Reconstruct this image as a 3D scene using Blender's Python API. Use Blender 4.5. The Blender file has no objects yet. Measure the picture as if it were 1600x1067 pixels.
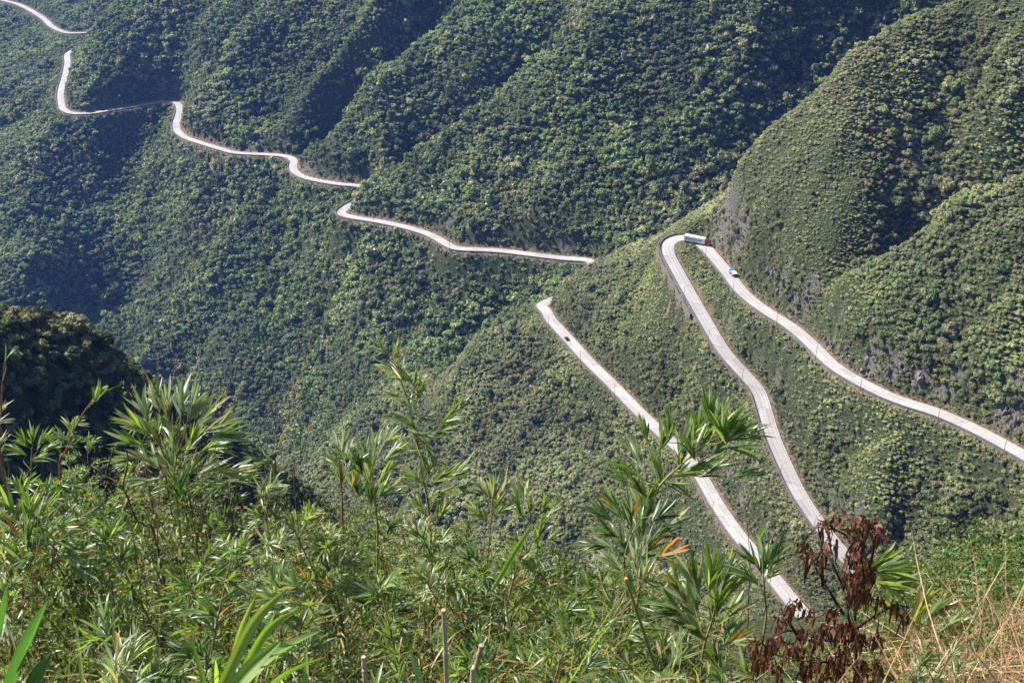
import bpy, bmesh, math, random
import numpy as np
from mathutils import Vector, Matrix
R=math.radians
scene=bpy.context.scene
COL=scene.collection
# ------------------------------------------------------------------ camera, sky, sun, exposure
F=1980.0; PITCH=R(30.0)                      # focal length in photo pixels, camera looks 30 degrees down
cam=bpy.data.cameras.new("camera"); cam.lens=36*F/1600; cam.sensor_width=36; cam.clip_start=.1; cam.clip_end=6000
co=bpy.data.objects.new("camera",cam); COL.objects.link(co); co.location=(0,0,0); co.rotation_euler=(R(60),0,0)
scene.camera=co
SUN_AZ,SUN_EL=-65.0,43.0
w=bpy.data.worlds.new("World"); scene.world=w; w.use_nodes=True
nt=w.node_tree; nt.nodes.clear()
sk=nt.nodes.new('ShaderNodeTexSky'); sk.sky_type='NISHITA'; sk.sun_disc=False; sk.sun_elevation=R(SUN_EL); sk.sun_rotation=R(SUN_AZ); sk.altitude=1200
bg=nt.nodes.new('ShaderNodeBackground'); bg.inputs[1].default_value=.095
wo=nt.nodes.new('ShaderNodeOutputWorld'); nt.links.new(sk.outputs[0],bg.inputs[0]); nt.links.new(bg.outputs[0],wo.inputs[0])
sl=bpy.data.lights.new("sun",'SUN'); sl.energy=5.0; sl.angle=R(.5); sl.color=(1,.955,.88)
so=bpy.data.objects.new("sun",sl); COL.objects.link(so)
sd=Vector((math.sin(R(SUN_AZ))*math.cos(R(SUN_EL)),math.cos(R(SUN_AZ))*math.cos(R(SUN_EL)),math.sin(R(SUN_EL))))
so.rotation_euler=sd.to_track_quat('Z','Y').to_euler()
vs=scene.view_settings; vs.view_transform='Standard'; vs.look='None'; vs.exposure=.98; vs.gamma=1
scene.cycles.max_bounces=6; scene.cycles.diffuse_bounces=3; scene.cycles.transmission_bounces=3; scene.cycles.volume_bounces=0; scene.cycles.glossy_bounces=2
scene.cycles.use_denoising=True
# ------------------------------------------------------------------ helpers
def tag(o,label=None,cat=None,group=None,kind=None):
    if label: o["label"]=label
    if cat: o["category"]=cat
    if group: o["group"]=group
    if kind: o["kind"]=kind
    return o
def empty(name,loc=(0,0,0),rz=0):
    o=bpy.data.objects.new(name,None); COL.objects.link(o); o.location=loc; o.rotation_euler=(0,0,rz); o.empty_display_size=.2; return o
def mesh_np(name,V,T,mat,col=None,smooth=False,uv=None,mats=None,midx=None,attrs=None):
    me=bpy.data.meshes.new(name); V=np.asarray(V,np.float32); T=np.asarray(T,np.int32); k=T.shape[1]
    me.vertices.add(len(V)); me.vertices.foreach_set("co",V.ravel())
    me.loops.add(T.size); me.loops.foreach_set("vertex_index",T.ravel())
    me.polygons.add(len(T)); me.polygons.foreach_set("loop_start",np.arange(0,T.size,k,dtype=np.int32))
    if smooth: me.polygons.foreach_set("use_smooth",np.ones(len(T),bool))
    else: me.polygons.foreach_set("use_smooth",np.zeros(len(T),bool))
    if col is not None:
        a=me.color_attributes.new("col",'FLOAT_COLOR','POINT'); c=np.ones((len(V),4),np.float32); c[:,:3]=col; a.data.foreach_set("color",c.ravel())
    if attrs:
        for n,v in attrs.items():
            a=me.attributes.new(n,'FLOAT','POINT'); a.data.foreach_set("value",np.asarray(v,np.float32))
    if uv is not None:
        l=me.uv_layers.new(name="uv"); l.data.foreach_set("uv",np.asarray(uv,np.float32)[T.ravel()].ravel())
    for m in (mats or [mat]): me.materials.append(m)
    if midx is not None: me.polygons.foreach_set("material_index",np.asarray(midx,np.int32))
    me.update(calc_edges=True); me.validate(); return me
def link(name,me,parent=None,loc=(0,0,0)):
    o=bpy.data.objects.new(name,me); COL.objects.link(o); o.location=loc
    if parent: o.parent=parent
    return o
def copy_tree(o,parent=None):
    c=o.copy(); COL.objects.link(c); c.parent=parent
    for ch in list(o.children): copy_tree(ch,c)
    return c
# ------------------------------------------------------------------ materials
def newmat(n):
    m=bpy.data.materials.new(n); m.use_nodes=True; t=m.node_tree; t.nodes.clear()
    o=t.nodes.new('ShaderNodeOutputMaterial'); return m,t,o
def N(t,ty,**k):
    n=t.nodes.new(ty)
    for a,b in k.items(): setattr(n,a,b)
    return n
def L(t,a,b): t.links.new(a,b)
def mixc(t,f,a,b,mode='MIX'):
    n=N(t,'ShaderNodeMix',data_type='RGBA',blend_type=mode)
    for s,v in ((n.inputs[0],f),(n.inputs[6],a),(n.inputs[7],b)):
        if hasattr(v,'is_linked') or hasattr(v,'links'): L(t,v,s)
        elif isinstance(v,(int,float)): s.default_value=v
        else: s.default_value=(*v,1)
    return n.outputs[2]
def math_(t,op,a,b=0.,c=None):
    n=N(t,'ShaderNodeMath',operation=op)
    for i,v in enumerate((a,b,c)):
        if v is None: continue
        if hasattr(v,'links'): L(t,v,n.inputs[i])
        else: n.inputs[i].default_value=v
    return n.outputs[0]
def noise(t,scale,detail=3,rough=.55,vec=None):
    n=N(t,'ShaderNodeTexNoise'); n.inputs['Scale'].default_value=scale; n.inputs['Detail'].default_value=detail; n.inputs['Roughness'].default_value=rough
    if vec is not None: L(t,vec,n.inputs['Vector'])
    return n
def ramp(t,f,*st):
    n=N(t,'ShaderNodeValToRGB'); L(t,f,n.inputs[0]); e=n.color_ramp.elements
    while len(e)<len(st): e.new(.5)
    for i,(p,c) in enumerate(st): e[i].position=p; e[i].color=(*c,1) if len(c)==3 else c
    return n.outputs[0]
def plain(n,c,rough=.6,metal=0.,spec=.5,noisy=.12,scale=3.):
    m,t,o=newmat(n); p=N(t,'ShaderNodeBsdfPrincipled'); tc=N(t,'ShaderNodeTexCoord')
    nz=noise(t,scale,4,.6,tc.outputs['Object'])
    a=tuple(max(0,x*(1-noisy)) for x in c); b=tuple(min(1,x*(1+noisy)) for x in c)
    L(t,ramp(t,nz.outputs[0],(.3,a),(.7,b)),p.inputs['Base Color'])
    p.inputs['Roughness'].default_value=rough; p.inputs['Metallic'].default_value=metal; p.inputs['Specular IOR Level'].default_value=spec
    L(t,p.outputs[0],o.inputs[0]); return m
def leafmat(n,trans=.35,rough=.38,spec=.5,vein=True):
    m,t,o=newmat(n); at=N(t,'ShaderNodeAttribute',attribute_name='col'); 
    c=at.outputs['Color']
    tc=N(t,'ShaderNodeTexCoord'); nz=noise(t,60,3,.6,tc.outputs['Object'])
    c=mixc(t,math_(t,'MULTIPLY',nz.outputs[0],.5),c,mixc(t,1.,c,(.55,.6,.45),'MULTIPLY'))
    p=N(t,'ShaderNodeBsdfPrincipled'); L(t,c,p.inputs['Base Color']); p.inputs['Roughness'].default_value=rough; p.inputs['Specular IOR Level'].default_value=spec
    tr=N(t,'ShaderNodeBsdfTranslucent'); L(t,mixc(t,1.,c,(1.15,1.35,.45),'MULTIPLY'),tr.inputs[0])
    mx=N(t,'ShaderNodeMixShader'); mx.inputs[0].default_value=trans; L(t,p.outputs[0],mx.inputs[1]); L(t,tr.outputs[0],mx.inputs[2]); L(t,mx.outputs[0],o.inputs[0]); return m
def crownmat(n,trans=.3):
    """forest foliage: tint per tree (attribute of the instance or property of the tree) times a per-leaf value"""
    m,t,o=newmat(n); at=N(t,'ShaderNodeAttribute',attribute_name='tint',attribute_type='INSTANCER'); lv=N(t,'ShaderNodeAttribute',attribute_name='col')
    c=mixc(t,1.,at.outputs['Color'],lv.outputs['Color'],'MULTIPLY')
    p=N(t,'ShaderNodeBsdfPrincipled'); L(t,c,p.inputs['Base Color']); p.inputs['Roughness'].default_value=.5; p.inputs['Specular IOR Level'].default_value=.35
    tr=N(t,'ShaderNodeBsdfTranslucent'); L(t,mixc(t,1.,c,(1.1,1.25,.5),'MULTIPLY'),tr.inputs[0])
    mx=N(t,'ShaderNodeMixShader'); mx.inputs[0].default_value=trans; L(t,p.outputs[0],mx.inputs[1]); L(t,tr.outputs[0],mx.inputs[2]); L(t,mx.outputs[0],o.inputs[0]); return m
M_crown=crownmat("forest_foliage")
M_leaf=leafmat("bamboo_leaf",.5,.36,.75); M_gloss=leafmat("glossy_leaf",.3,.5,.3); M_dead=leafmat("withered_leaf",.15,.7,.2)
M_twig=leafmat("twig_bark",0.,.7,.3)
M_bark=plain("tree_bark",(.12,.09,.07),.8)
M_conc=plain("parapet_concrete",(.13,.125,.12),.85,noisy=.3,scale=.6)
M_stone=plain("stone_masonry",(.15,.14,.12),.9,noisy=.5,scale=1.5)
M_rock=plain("rock",(.14,.125,.115),.9,noisy=.6,scale=.8)
M_pole=plain("galvanised_steel",(.22,.22,.23),.5,.6)
M_white=plain("white_paint",(.8,.8,.8),.4,noisy=.03)
M_red=plain("red_paint",(.28,.008,.02),.3)
M_blue=plain("blue_paint",(.02,.27,.75),.3)
M_navy=plain("navy_lettering",(.03,.05,.28),.5)
M_black=plain("black_rubber",(.02,.02,.02),.7)
M_glass=plain("dark_glass",(.02,.035,.05),.08,spec=.8)
M_dark=plain("black_paint",(.015,.018,.025),.2)
M_steel=plain("chassis_steel",(.06,.06,.065),.5,.5)
M_lampglass=plain("lamp_lens",(.6,.6,.55),.2)
M_cane=plain("bamboo_cane",(.42,.34,.22),.5,noisy=.35,scale=14)
M_greencane=plain("green_cane",(.2,.24,.08),.45,noisy=.3,scale=14)
# ------------------------------------------------------------------ terrain: roads and slopes from surveyed control points
def ray(u,v):
    x=(u-800)/F; y=(533.5-v)/F
    c,s=math.cos(PITCH),math.sin(PITCH)
    return np.array([x, c+y*s, -s+y*c])
def P(u,v,z):
    d=ray(u,v); return d*(z/d[2])
def PY(u,v,Y):
    d=ray(u,v); return d*(Y/d[1])
# road control points (u,v,z), in order of travel downhill
R1=[(1720,780,-264),(1600,712,-268),(1530,674,-270),(1465,645,-272),(1400,624,-274),(1345,598,-276),(1300,570,-278),(1270,540,-280),(1235,510,-282),
    (1195,485,-284),(1160,457,-286),(1135,425,-288),(1112,398,-289),(1093,378,-290),(1068,370,-290.5),(1047,375,-291.5),(1042,391,-292.5),
    (1056,420,-294),(1078,460,-297),(1104,505,-300),(1130,548,-303),(1160,582,-306),(1183,608,-308),(1194,640,-310),(1206,680,-313),(1224,722,-316),
    (1246,768,-319),(1275,812,-322),(1310,858,-325),(1350,905,-328),(1370,960,-331),(1340,1010,-333),(1295,1000,-334.5),
    (1240,942,-336),(1210,905,-338),(1175,862,-340),(1145,825,-342),(1115,780,-344),(1095,745,-345.5),(1068,708,-347),(1035,678,-348.5),(1000,645,-350),
    (960,604,-352),(920,565,-354),(893,535,-356),(870,510,-357.5),(856,494,-358.5),(853,484,-359.2)]
def far():
    L=[]
    a=P(*R1[-1])
    # round behind spur nose (hidden)
    L+=[np.array(q,float) for q in ((17,656,-360),(17,668,-361.5),(22,679,-364),(32,690,-366),(43,704,-366.8),(50,717,-366.6))]
    for q in [(925,409,-366),(880,404,-368),(830,398,-370),(780,392,-372),(740,390,-373.5),(715,389,-374.5),(700,383,-375.5),(680,371,-377),(655,361,-378.5),
              (620,352,-380.5),(585,345,-382.5),(552,340,-384),(535,336,-385),(531,331,-385.6),(538,326,-386.2),(547,320,-386.8)]:
        L.append(P(*q))
    b=L[-1]
    L+=[b+np.array([6,12,-1]),b+np.array([14,30,-2])]
    for q in [(562,291,-391),(530,288,-392.5),(500,283,-394),(475,277,-395.5),(461,269,-396.5),(457,260,-397.2),(459,251,-398),(452,246,-398.6),(435,243,-399.5),(400,241,-401.5),(368,239,-403.5),(345,233,-405),
              (315,224,-407),(290,215,-409),(277,204,-410),(275,193,-411),(279,180,-412),(280,168,-413),(274,160,-414),(250,160,-415.5),(215,166,-418),(180,171,-420),(145,177,-422),(115,177.5,-423.5),
              (100,172,-424.5),(95,158,-425.5),(95,142,-426.5),(101,120,-428),(105,100,-429.5),(108,82,-431)]:
        L.append(P(*q))
    c=L[-1]
    L+=[c+np.array([10,25,-1.5]),c+np.array([22,60,-3]),c+np.array([30,100,-5])]
    for q in [(112,52.5,-440),(95,49,-442),(80,41,-444),(70,31,-446),(50,18,-449),(30,8,-452),(5,1,-456),(-30,-8,-461)]:
        L.append(P(*q))
    return L
def roadline(step=2.0):
    pts=np.array([P(*q) for q in R1]+far()[1:]) 
    # catmull-rom
    out=[]
    n=len(pts)
    for i in range(n-1):
        p0=pts[max(i-1,0)];p1=pts[i];p2=pts[i+1];p3=pts[min(i+2,n-1)]
        d=np.linalg.norm(p2-p1); k=max(2,int(d/step))
        d01=max(np.linalg.norm(p1-p0),1e-3)**.5;d12=max(d,1e-3)**.5;d23=max(np.linalg.norm(p3-p2),1e-3)**.5
        for j in range(k):
            t=j/k
            m1=(p2-p1)
            m2=(p2-p1)
            if i>0: m1=d12*((p1-p0)/d01-(p2-p0)/(d01+d12)+(p2-p1)/d12)
            if i<n-2: m2=d12*((p2-p1)/d12-(p3-p1)/(d12+d23)+(p3-p2)/d23)
            h=(2*t**3-3*t**2+1)*p1+(t**3-2*t**2+t)*m1+(-2*t**3+3*t**2)*p2+(t**3-t**2)*m2
            out.append(h)
    out.append(pts[-1])
    o=np.array(out)
    for _ in range(6):
        o[1:-1]=(o[:-2]+2*o[1:-1]+o[2:])/4
    # resample evenly
    s=np.r_[0,np.cumsum(np.linalg.norm(np.diff(o,axis=0),axis=1))]
    t=np.arange(0,s[-1],step)
    return np.stack([np.interp(t,s,o[:,k]) for k in range(3)],1)
# column profiles: (u, v0, z0, [(v, slope_deg) | ('h', dy, dz)])
HL=[(-120,486,200),(0,500,212),(80,508,222),(135,514,230),(185,550,242),(238,608,256),(312,662,270),(405,708,290),(500,770,310)]
PROF=[
(1600,712,-268,[(600,42),(480,46),(360,42),(245,38),('h',27,-30),(150,58),(60,42),(-80,38)]),
(1560,690,-269.5,[(600,55),(500,44),(380,40),(275,36),('h',27,-30),(180,58),(80,42),(-60,38)]),
(1490,655,-271.3,[(640,12),(540,44),(430,42),(325,36),('h',32,-36),(220,62),(110,43),(-12,38)]),
(1430,634,-273,[(560,50),(460,40),(365,34),('h',30,-32),(280,62),(160,45),(18,38)]),
(1380,616,-274.7,[(540,48),(400,34),('h',24,-24),(320,62),(200,42),(45,38)]),
(1310,576,-277.3,[(520,50),(440,36),('h',14,-12),(360,56),(220,42),(90,38)]),
(1250,522,-281,[(470,48),(400,38),(300,42),(155,40)]),
(1200,488,-284,[(400,44),(300,42),(203,40)]),
(1150,446,-286.5,[(400,46),(320,42),(262,40)]),
(1110,396,-289,[(350,50),(300,45)]),
(925,409,-366,[(370,56),(300,40),(200,32),(100,34),(0,36)]),
(830,398,-370,[(355,52),(280,34),(200,33),(75,33),('h',46,-52),(25,62),(-20,38)]),
(740,390,-373.5,[(350,50),(290,33),(150,32),('h',46,-52),(100,62),(60,38),(-10,35)]),
(655,361,-378.5,[(330,48),(290,30),(220,32),('h',42,-46),(180,62),(120,38),(45,34),('h',35,-30),(0,45)]),
(590,346,-382.5,[(320,42),(265,36),('h',34,-32),(230,62),(170,38),(100,35),('h',38,-40),(60,60),(0,36)]),
(540,289,-392,[(260,52),(200,38),(155,36),('h',38,-40),(105,60),(50,38),(0,34)]),
(490,281,-394.7,[(250,45),(212,38),('h',36,-36),(165,60),(100,38),(20,34)]),
(430,243,-399.8,[(210,50),(140,36),(60,34),(8,34)]),
(370,239,-403.5,[(210,50),(140,36),(60,34),('h',38,-38),(20,56),(-20,36)]),
(310,222,-407.3,[(190,45),(110,36),('h',38,-42),(70,62),(0,38)]),
(250,160,-415.5,[(110,66),(50,52),(0,36)]),
(190,169,-419.3,[(120,62),(60,46),(0,34)]),
(140,177,-422.3,[(140,42),(90,38),(40,36)]),
(1000,385,-357,[(330,50),(200,32),(100,34),(0,36)]),
(1080,340,-341,[(250,44),(100,36),(0,38)]),
(1180,235,-308,[(150,44),(60,46),(0,44)]),
(1260,140,-285,[(60,66),(0,60)]),
(1380,50,-252,[(0,60)]),
# downward
(850,401,-369,[(440,30)]),
(780,392,-372,[(440,46),(480,34)]),
(700,384,-375.5,[(430,48),(500,34)]),
(620,352,-380.5,[(420,44),(500,36),(545,30)]),
(560,342,-383.5,[(400,44),(480,34),(560,42),(620,30)]),
(500,290,-394.5,[(340,35),(400,28),(480,44),(560,34),(640,36)]),
(430,245,-400,[(300,42),(380,30),(460,44),(540,32),(620,40)]),
(350,235,-404.7,[(300,42),(400,32),(480,46),(560,32),(640,38)]),
(280,206,-410,[(260,42),(340,30),(420,48),(500,32),(600,40)]),
(200,168,-419,[(240,56),(300,34),(380,30),(460,46),(500,34)]),
(130,178,-423,[(230,40),(300,48),(400,32),(480,40)]),
(1500,660,-271,[(760,40),(850,40)]),(1460,643,-272,[(700,58),(800,36)]),(1380,616,-274.5,[(700,26),(800,46)]),(1600,712,-268,[(800,40)]),
]
HW=[]
for _u,_v,_Y in HL:
    _p=PY(_u,_v,_Y)
    for _d in ((0,0,0),(26,-14,-38),(62,-30,-92),(-28,16,-16),(-75,30,-60)): HW.append(tuple(_p+np.array(_d)))
CP=[
(1600,850,-300),(1400,850,-318),(1500,870,-310),
(1100,430,-294),(1150,500,-299),(1220,570,-300),(1280,640,-303),(1350,700,-300),(1300,760,-314),
(1000,440,-318),(950,470,-334),(960,540,-345),(1050,540,-322),(1060,620,-337),(1120,680,-335),(1150,780,-338),(1220,840,-334),
(1020,385,-303),(975,378,-316),(934,402,-331),(912,420,-337),(898,437,-341),(880,450,-345),
(860,560,-368),(800,520,-366),(750,520,-376),(700,540,-390),(645,558,-404),(800,600,-383),(800,700,-404),(800,800,-422),(900,650,-374),(900,750,-392),(1000,750,-366),(1000,850,-384),(700,650,-412),(640,660,-428),(700,780,-436),(900,900,-420),(1100,900,-368),(1100,1000,-380),(590,640,-436),
(60,45,-446),(60,90,-440),(60,140,-438),(40,200,-442),(40,300,-468),(0,60,-455),(0,100,-452),(0,200,-458),(0,300,-475),(0,400,-500),(0,470,-515),(60,400,-498),
(-80,60,-470),(-80,250,-490),(-80,430,-530),
]
CY=[]
CW=HW+[
(0,-12,-1.2),(-12,-8,-1.5),(12,-8,-1.5),(0,0,-2.0),(-6,0,-2.1),(6,0,-2.0),(0,4,-4.4),(-5,4,-4.2),(5,4,-4.2),(-9,8,-6.6),(0,8,-7.4),(9,8,-6.2),(-15,12,-11),(0,13,-13),(15,12,-10),
(0,30,-45),(-30,30,-42),(30,30,-42),(-60,0,-30),(60,0,-20),(0,70,-110),(-60,70,-100),(70,70,-100),(0,150,-210),(120,150,-190),(0,240,-290),(120,240,-280),(0,320,-350),(90,320,-332),(200,200,-200),(240,300,-225),(270,380,-200),(-200,0,-60),(200,0,-40),
(0,420,-400),(-60,500,-440),(-170,330,-270),(-190,230,-150),(-260,260,-180),(-150,450,-430),(-250,320,-300),(-300,500,-500),(-200,600,-500),(-120,600,-480),
(130,650,-285),(170,620,-250),(215,620,-215),(110,690,-330),(170,700,-310),(230,700,-285),(300,680,-230),(60,705,-354),
(120,760,-325),(190,790,-305),(260,800,-280),(330,780,-240),
(250,900,-130),(350,900,-80),(420,650,-60),(330,560,-110),(450,1000,-40),(150,1120,-170),(250,1100,-110),(0,1300,-240),(-150,1350,-290),(-300,1500,-300),(-400,1700,-340),(0,1800,-120),(400,1500,0),(600,1200,50),(600,700,60),(500,300,-40),(700,1900,120),
(-700,1900,-430),(-700,1500,-470),(-800,1200,-540),(-700,900,-600),(-600,600,-560),(-500,300,-400),(-900,2100,-430),(-1100,1400,-560),(-1100,2100,-440),(0,2300,0),(-500,2300,-300)]
def prof_points():
    out=[]
    for u,v0,z0,L in PROF:
        p=P(u,v0,z0); y,z=p[1],p[2]
        hid=False
        for q in L:
            if q[0]=='h':
                y+=q[1]; z+=q[2]; d=ray(u,v0); x=(u-800)/F*(y*math.cos(PITCH)-z*math.sin(PITCH)); out.append((x,y,z)); continue
            v,s=q; d=ray(u,v); m=d[2]/d[1]; t=math.tan(math.radians(s))
            # z=z+t(Y-y) ; z=mY
            Y=(z-t*y)/(m-t); y=Y; z=m*Y; out.append(tuple(PY(u,v,Y)))
    return out
def ctrl_points():
    C=[]
    for (u,v,z) in CP: C.append(P(u,v,z))
    for (u,v,Y) in CY: C.append(PY(u,v,Y))
    for w in CW: C.append(np.array(w,float))
    for w in prof_points(): C.append(np.array(w,float))
    rd=roadline(2.0)
    C=np.array(C); 
    rr=rd[::6]
    # drop controls too close to the road
    return C,rd,rr
def rbf_fit(Pt):
    n=len(Pt); D=np.sqrt(((Pt[:,None,:2]-Pt[None,:,:2])**2).sum(-1)+4.0)
    A=np.zeros((n+3,n+3)); A[:n,:n]=D+np.eye(n)*(-0.3); A[:n,n]=1; A[:n,n+1:]=Pt[:,:2]/100; A[n,:n]=1; A[n+1:,:n]=(Pt[:,:2]/100).T
    b=np.r_[Pt[:,2],0,0,0]
    return np.linalg.solve(A,b)
def rbf_eval(Pt,w,X,Y):
    sh=X.shape; X=X.ravel();Y=Y.ravel(); out=np.empty(len(X)); n=len(Pt)
    for i in range(0,len(X),20000):
        x=X[i:i+20000,None];y=Y[i:i+20000,None]
        D=np.sqrt((x-Pt[:,0])**2+(y-Pt[:,1])**2+4.0)
        out[i:i+20000]=D@w[:n]+w[n]+w[n+1]*x[:,0]/100+w[n+2]*y[:,0]/100
    return out.reshape(sh)
# value noise fbm
def vnoise(X,Y,seed=0):
    xi=np.floor(X).astype(np.int64);yi=np.floor(Y).astype(np.int64);fx=X-xi;fy=Y-yi
    fx=fx*fx*fx*(fx*(fx*6-15)+10);fy=fy*fy*fy*(fy*(fy*6-15)+10)
    def h(a,b):
        n=(a*374761393+b*668265263+seed*1442695041)&0xffffffff
        n=((n^(n>>13))*1274126177)&0xffffffff
        return ((n^(n>>16))&0xffff)/65535.0*2-1
    return (h(xi,yi)*(1-fx)+h(xi+1,yi)*fx)*(1-fy)+(h(xi,yi+1)*(1-fx)+h(xi+1,yi+1)*fx)*fy
def fbm(X,Y,o,seed=0):
    r=0;a=1
    for k in range(o):
        r=r+a*vnoise(X,Y,seed+k*17);X=X*2.03+5.1;Y=Y*2.03-3.7;a*=.5
    return r

def relief(X,Y,rd):
    """ridged detail, fading at the roads and near the camera"""
    wp=26*vnoise(X/120,Y/120,3); s_=.84*Y-.54*X+wp; t_=.84*X+.54*Y
    far=np.clip((Y-560)/120,0,1)
    r=1-2*np.abs(vnoise(t_/300,s_/66,11))          # sub-spurs slanting down the mountain
    r2=1-2*np.abs(vnoise(t_/90,s_/30+.3*vnoise(X/60,Y/60,2),21))
    n=far*(15*(r-.5)+6.5*(r2-.5))
    near=np.clip((Y-300)/60,0,1)*(1-far)
    q=1-2*np.abs(vnoise(t_/90+7,s_/34,31))
    n=n+near*(7*(q-.5)+2*fbm(X/22,Y/22,2,41))
    n=n+np.clip((Y-60)/60,0,1)*1.6*fbm(X/16,Y/16,3,51)
    return n
def road_dist(X,Y,rd,R=60):
    """distance and height of nearest road point; X,Y rectilinear grids (1-D axes)"""
    D=np.full((len(Y),len(X)),1e3);Zr=np.zeros((len(Y),len(X)));I=np.zeros((len(Y),len(X)),int)
    for k,(a,b,c) in enumerate(rd):
        i0,i1=np.searchsorted(X,[a-R,a+R]);j0,j1=np.searchsorted(Y,[b-R,b+R])
        if i1<=i0 or j1<=j0: continue
        d=np.sqrt((X[None,i0:i1]-a)**2+(Y[j0:j1,None]-b)**2)
        s=D[j0:j1,i0:i1]; m=d<s
        s[m]=d[m]; Zr[j0:j1,i0:i1][m]=c; I[j0:j1,i0:i1][m]=k
    return D,Zr,I
_C,RD,_rr=ctrl_points()
_d=np.sqrt(((_C[:,None,:2]-RD[None,:,:2])**2).sum(-1)).min(1); _Pt=np.vstack([_C[_d>9],_rr]); _w=rbf_fit(_Pt)
GX=np.concatenate([np.arange(-1000,-120,4.),np.arange(-120,-12,2.5),np.arange(-12,12,.5),np.arange(12,270,2.5),np.arange(270,760,8.)])
GY=np.concatenate([np.arange(-20,14,.5),np.arange(14,300,3.),np.arange(300,760,2.5),np.arange(760,1300,3.5),np.arange(1300,2300,6.)])
_X,_Y=np.meshgrid(GX,GY)
ZG=rbf_eval(_Pt,_w,_X,_Y)
RDD,_Zr,_I=road_dist(GX,GY,RD)
HAZE=.00007
_amp=1.12-.72*np.clip((-395-ZG)/30,0,1)*np.clip((_Y-600)/100,0,1)   # calmer on the lower slopes
ZG=ZG+_amp*relief(_X,_Y,RD)*np.clip((RDD-6)/30,0,1)
_i3=int(np.argmin(np.hypot(RD[:,0]-17,RD[:,1]-662))); _seg=(_I>_i3+2)&(_I<_i3+36)   # narrow bench behind the nose of the spur
_ih=int(np.argmin(np.hypot(RD[:,0]-P(1045,375,-291.5)[0],RD[:,1]-P(1045,375,-291.5)[1]))); _seg2=(_I>_ih-6)&(_I<_ih+36)   # walled edge below the hairpin
_k=np.clip((RDD-np.where(_seg,4.2,5.4))/np.where(_seg,2.6,np.where(_seg2,1.5,6.5)),0,1); _k=_k*_k*(3-2*_k)*.6+_k*.4
ZG=np.where(RDD<13,(_Zr-.12)*(1-_k)+ZG*_k,ZG)
def bil(A,x,y):
    x=np.asarray(x,float);y=np.asarray(y,float)
    i=np.clip(np.searchsorted(GX,x)-1,0,len(GX)-2);j=np.clip(np.searchsorted(GY,y)-1,0,len(GY)-2)
    a=np.clip((x-GX[i])/(GX[i+1]-GX[i]),0,1);b=np.clip((y-GY[j])/(GY[j+1]-GY[j]),0,1)
    return (A[j,i]*(1-a)+A[j,i+1]*a)*(1-b)+(A[j+1,i]*(1-a)+A[j+1,i+1]*a)*b
def H(x,y): return bil(ZG,x,y)
CC,SS=math.cos(PITCH),math.sin(PITCH)
def proj(p):
    p=np.asarray(p,float); zc=p[...,1]*CC-p[...,2]*SS
    return F*p[...,0]/zc+800, 533.5-F*(p[...,1]*SS+p[...,2]*CC)/zc, zc
def hit(u,v,t0=20.):
    d=ray(u,v); t=t0
    while t<2500:
        p=d*t; h=p[2]-float(H(p[0],p[1]))
        if h<0.05: return p
        t+=max(.3,h*.4)
    return d*t
def visible(P0,lift):
    """which points see the camera over the bare terrain"""
    ok=np.ones(len(P0),bool); Q=P0+np.array([0,0,lift])
    for k in np.linspace(.15,.985,120):
        q=Q*k; ok&=~(q[:,2]<H(q[:,0],q[:,1])-.5)
    return ok
# masks: bare soil and rock patches, where the photograph shows them
SOIL=[(1188,712,7),(1180,735,6),(1130,752,7),(1105,780,5),(1045,485,3),(1180,430,4),(985,660,4),(1225,650,5),(1210,690,4),(30,60,26),(60,95,18),(330,262,11),(318,290,9),(10,90,18),(445,330,7),(1500,720,3),(1130,470,3),(1140,500,3),(1385,650,2),(525,322,5)]
ROCK=[(1130,335,7),(1150,362,6),(1118,352,4),(1208,425,6),(1222,445,7),(1262,468,8),(1320,555,7),(1360,575,9),(1400,582,10),(1440,585,9),(1300,535,5),(1580,640,13),(1600,655,12),(1010,600,3),(985,610,4),(1238,745,4),(1225,690,4),(1310,690,4),(1480,470,5),(1350,160,5),(1180,590,4),(1255,775,3)]
SP=np.array([[*hit(u,v)[:2],r] for u,v,r in SOIL]); RP=np.array([[*hit(u,v)[:2],r] for u,v,r in ROCK])
def patch(PP,x,y):
    x=np.asarray(x);y=np.asarray(y); m=np.zeros(x.shape)
    nn=.45*fbm(x/4,(y+H(x,y))/5,3,77)
    for a,b,r in PP:
        m=np.maximum(m,np.clip(1.25-np.hypot(x-a,y-b)/(r*.4)+1.6*nn,0,1))
    return m
near=(_Y>340)&(_Y<1900)
soil=np.zeros(_X.shape);rock=np.zeros(_X.shape)
soil[near]=patch(SP,_X[near],_Y[near]); rock[near]=patch(RP,_X[near],_Y[near])
# uphill cut banks along the roads show rock and earth
gyy,gxx=np.gradient(ZG,GY,GX); steep=np.hypot(gxx,gyy)
cut=np.clip((13-RDD)/4,0,1)*np.clip((steep-.75)/.5,0,1)*(ZG>_Zr-.5)
rock=np.maximum(rock,cut*np.clip(.0+.9*fbm(_X/9,_Y/9,3,91),0,1)); rock=np.where(ZG>0,0,rock)
ZG=ZG+rock*(3.2*fbm(_X/4.,_Y/4.,2,93))*np.clip((RDD-7)/5,0,1)
cols=np.stack([np.clip(1.-(RDD-3.5)/3.0,0,1),rock,soil],-1).reshape(-1,3)
ny,nx=_X.shape; ii=np.arange(ny*nx).reshape(ny,nx)
T=np.stack([ii[:-1,:-1],ii[:-1,1:],ii[1:,1:],ii[1:,:-1]],-1).reshape(-1,4)
mt,t,o=newmat("mountainside"); geo=N(t,'ShaderNodeNewGeometry'); at=N(t,'ShaderNodeAttribute',attribute_name='col'); sp=N(t,'ShaderNodeSeparateColor'); L(t,at.outputs['Color'],sp.inputs[0])
pos=geo.outputs['Position']
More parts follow.
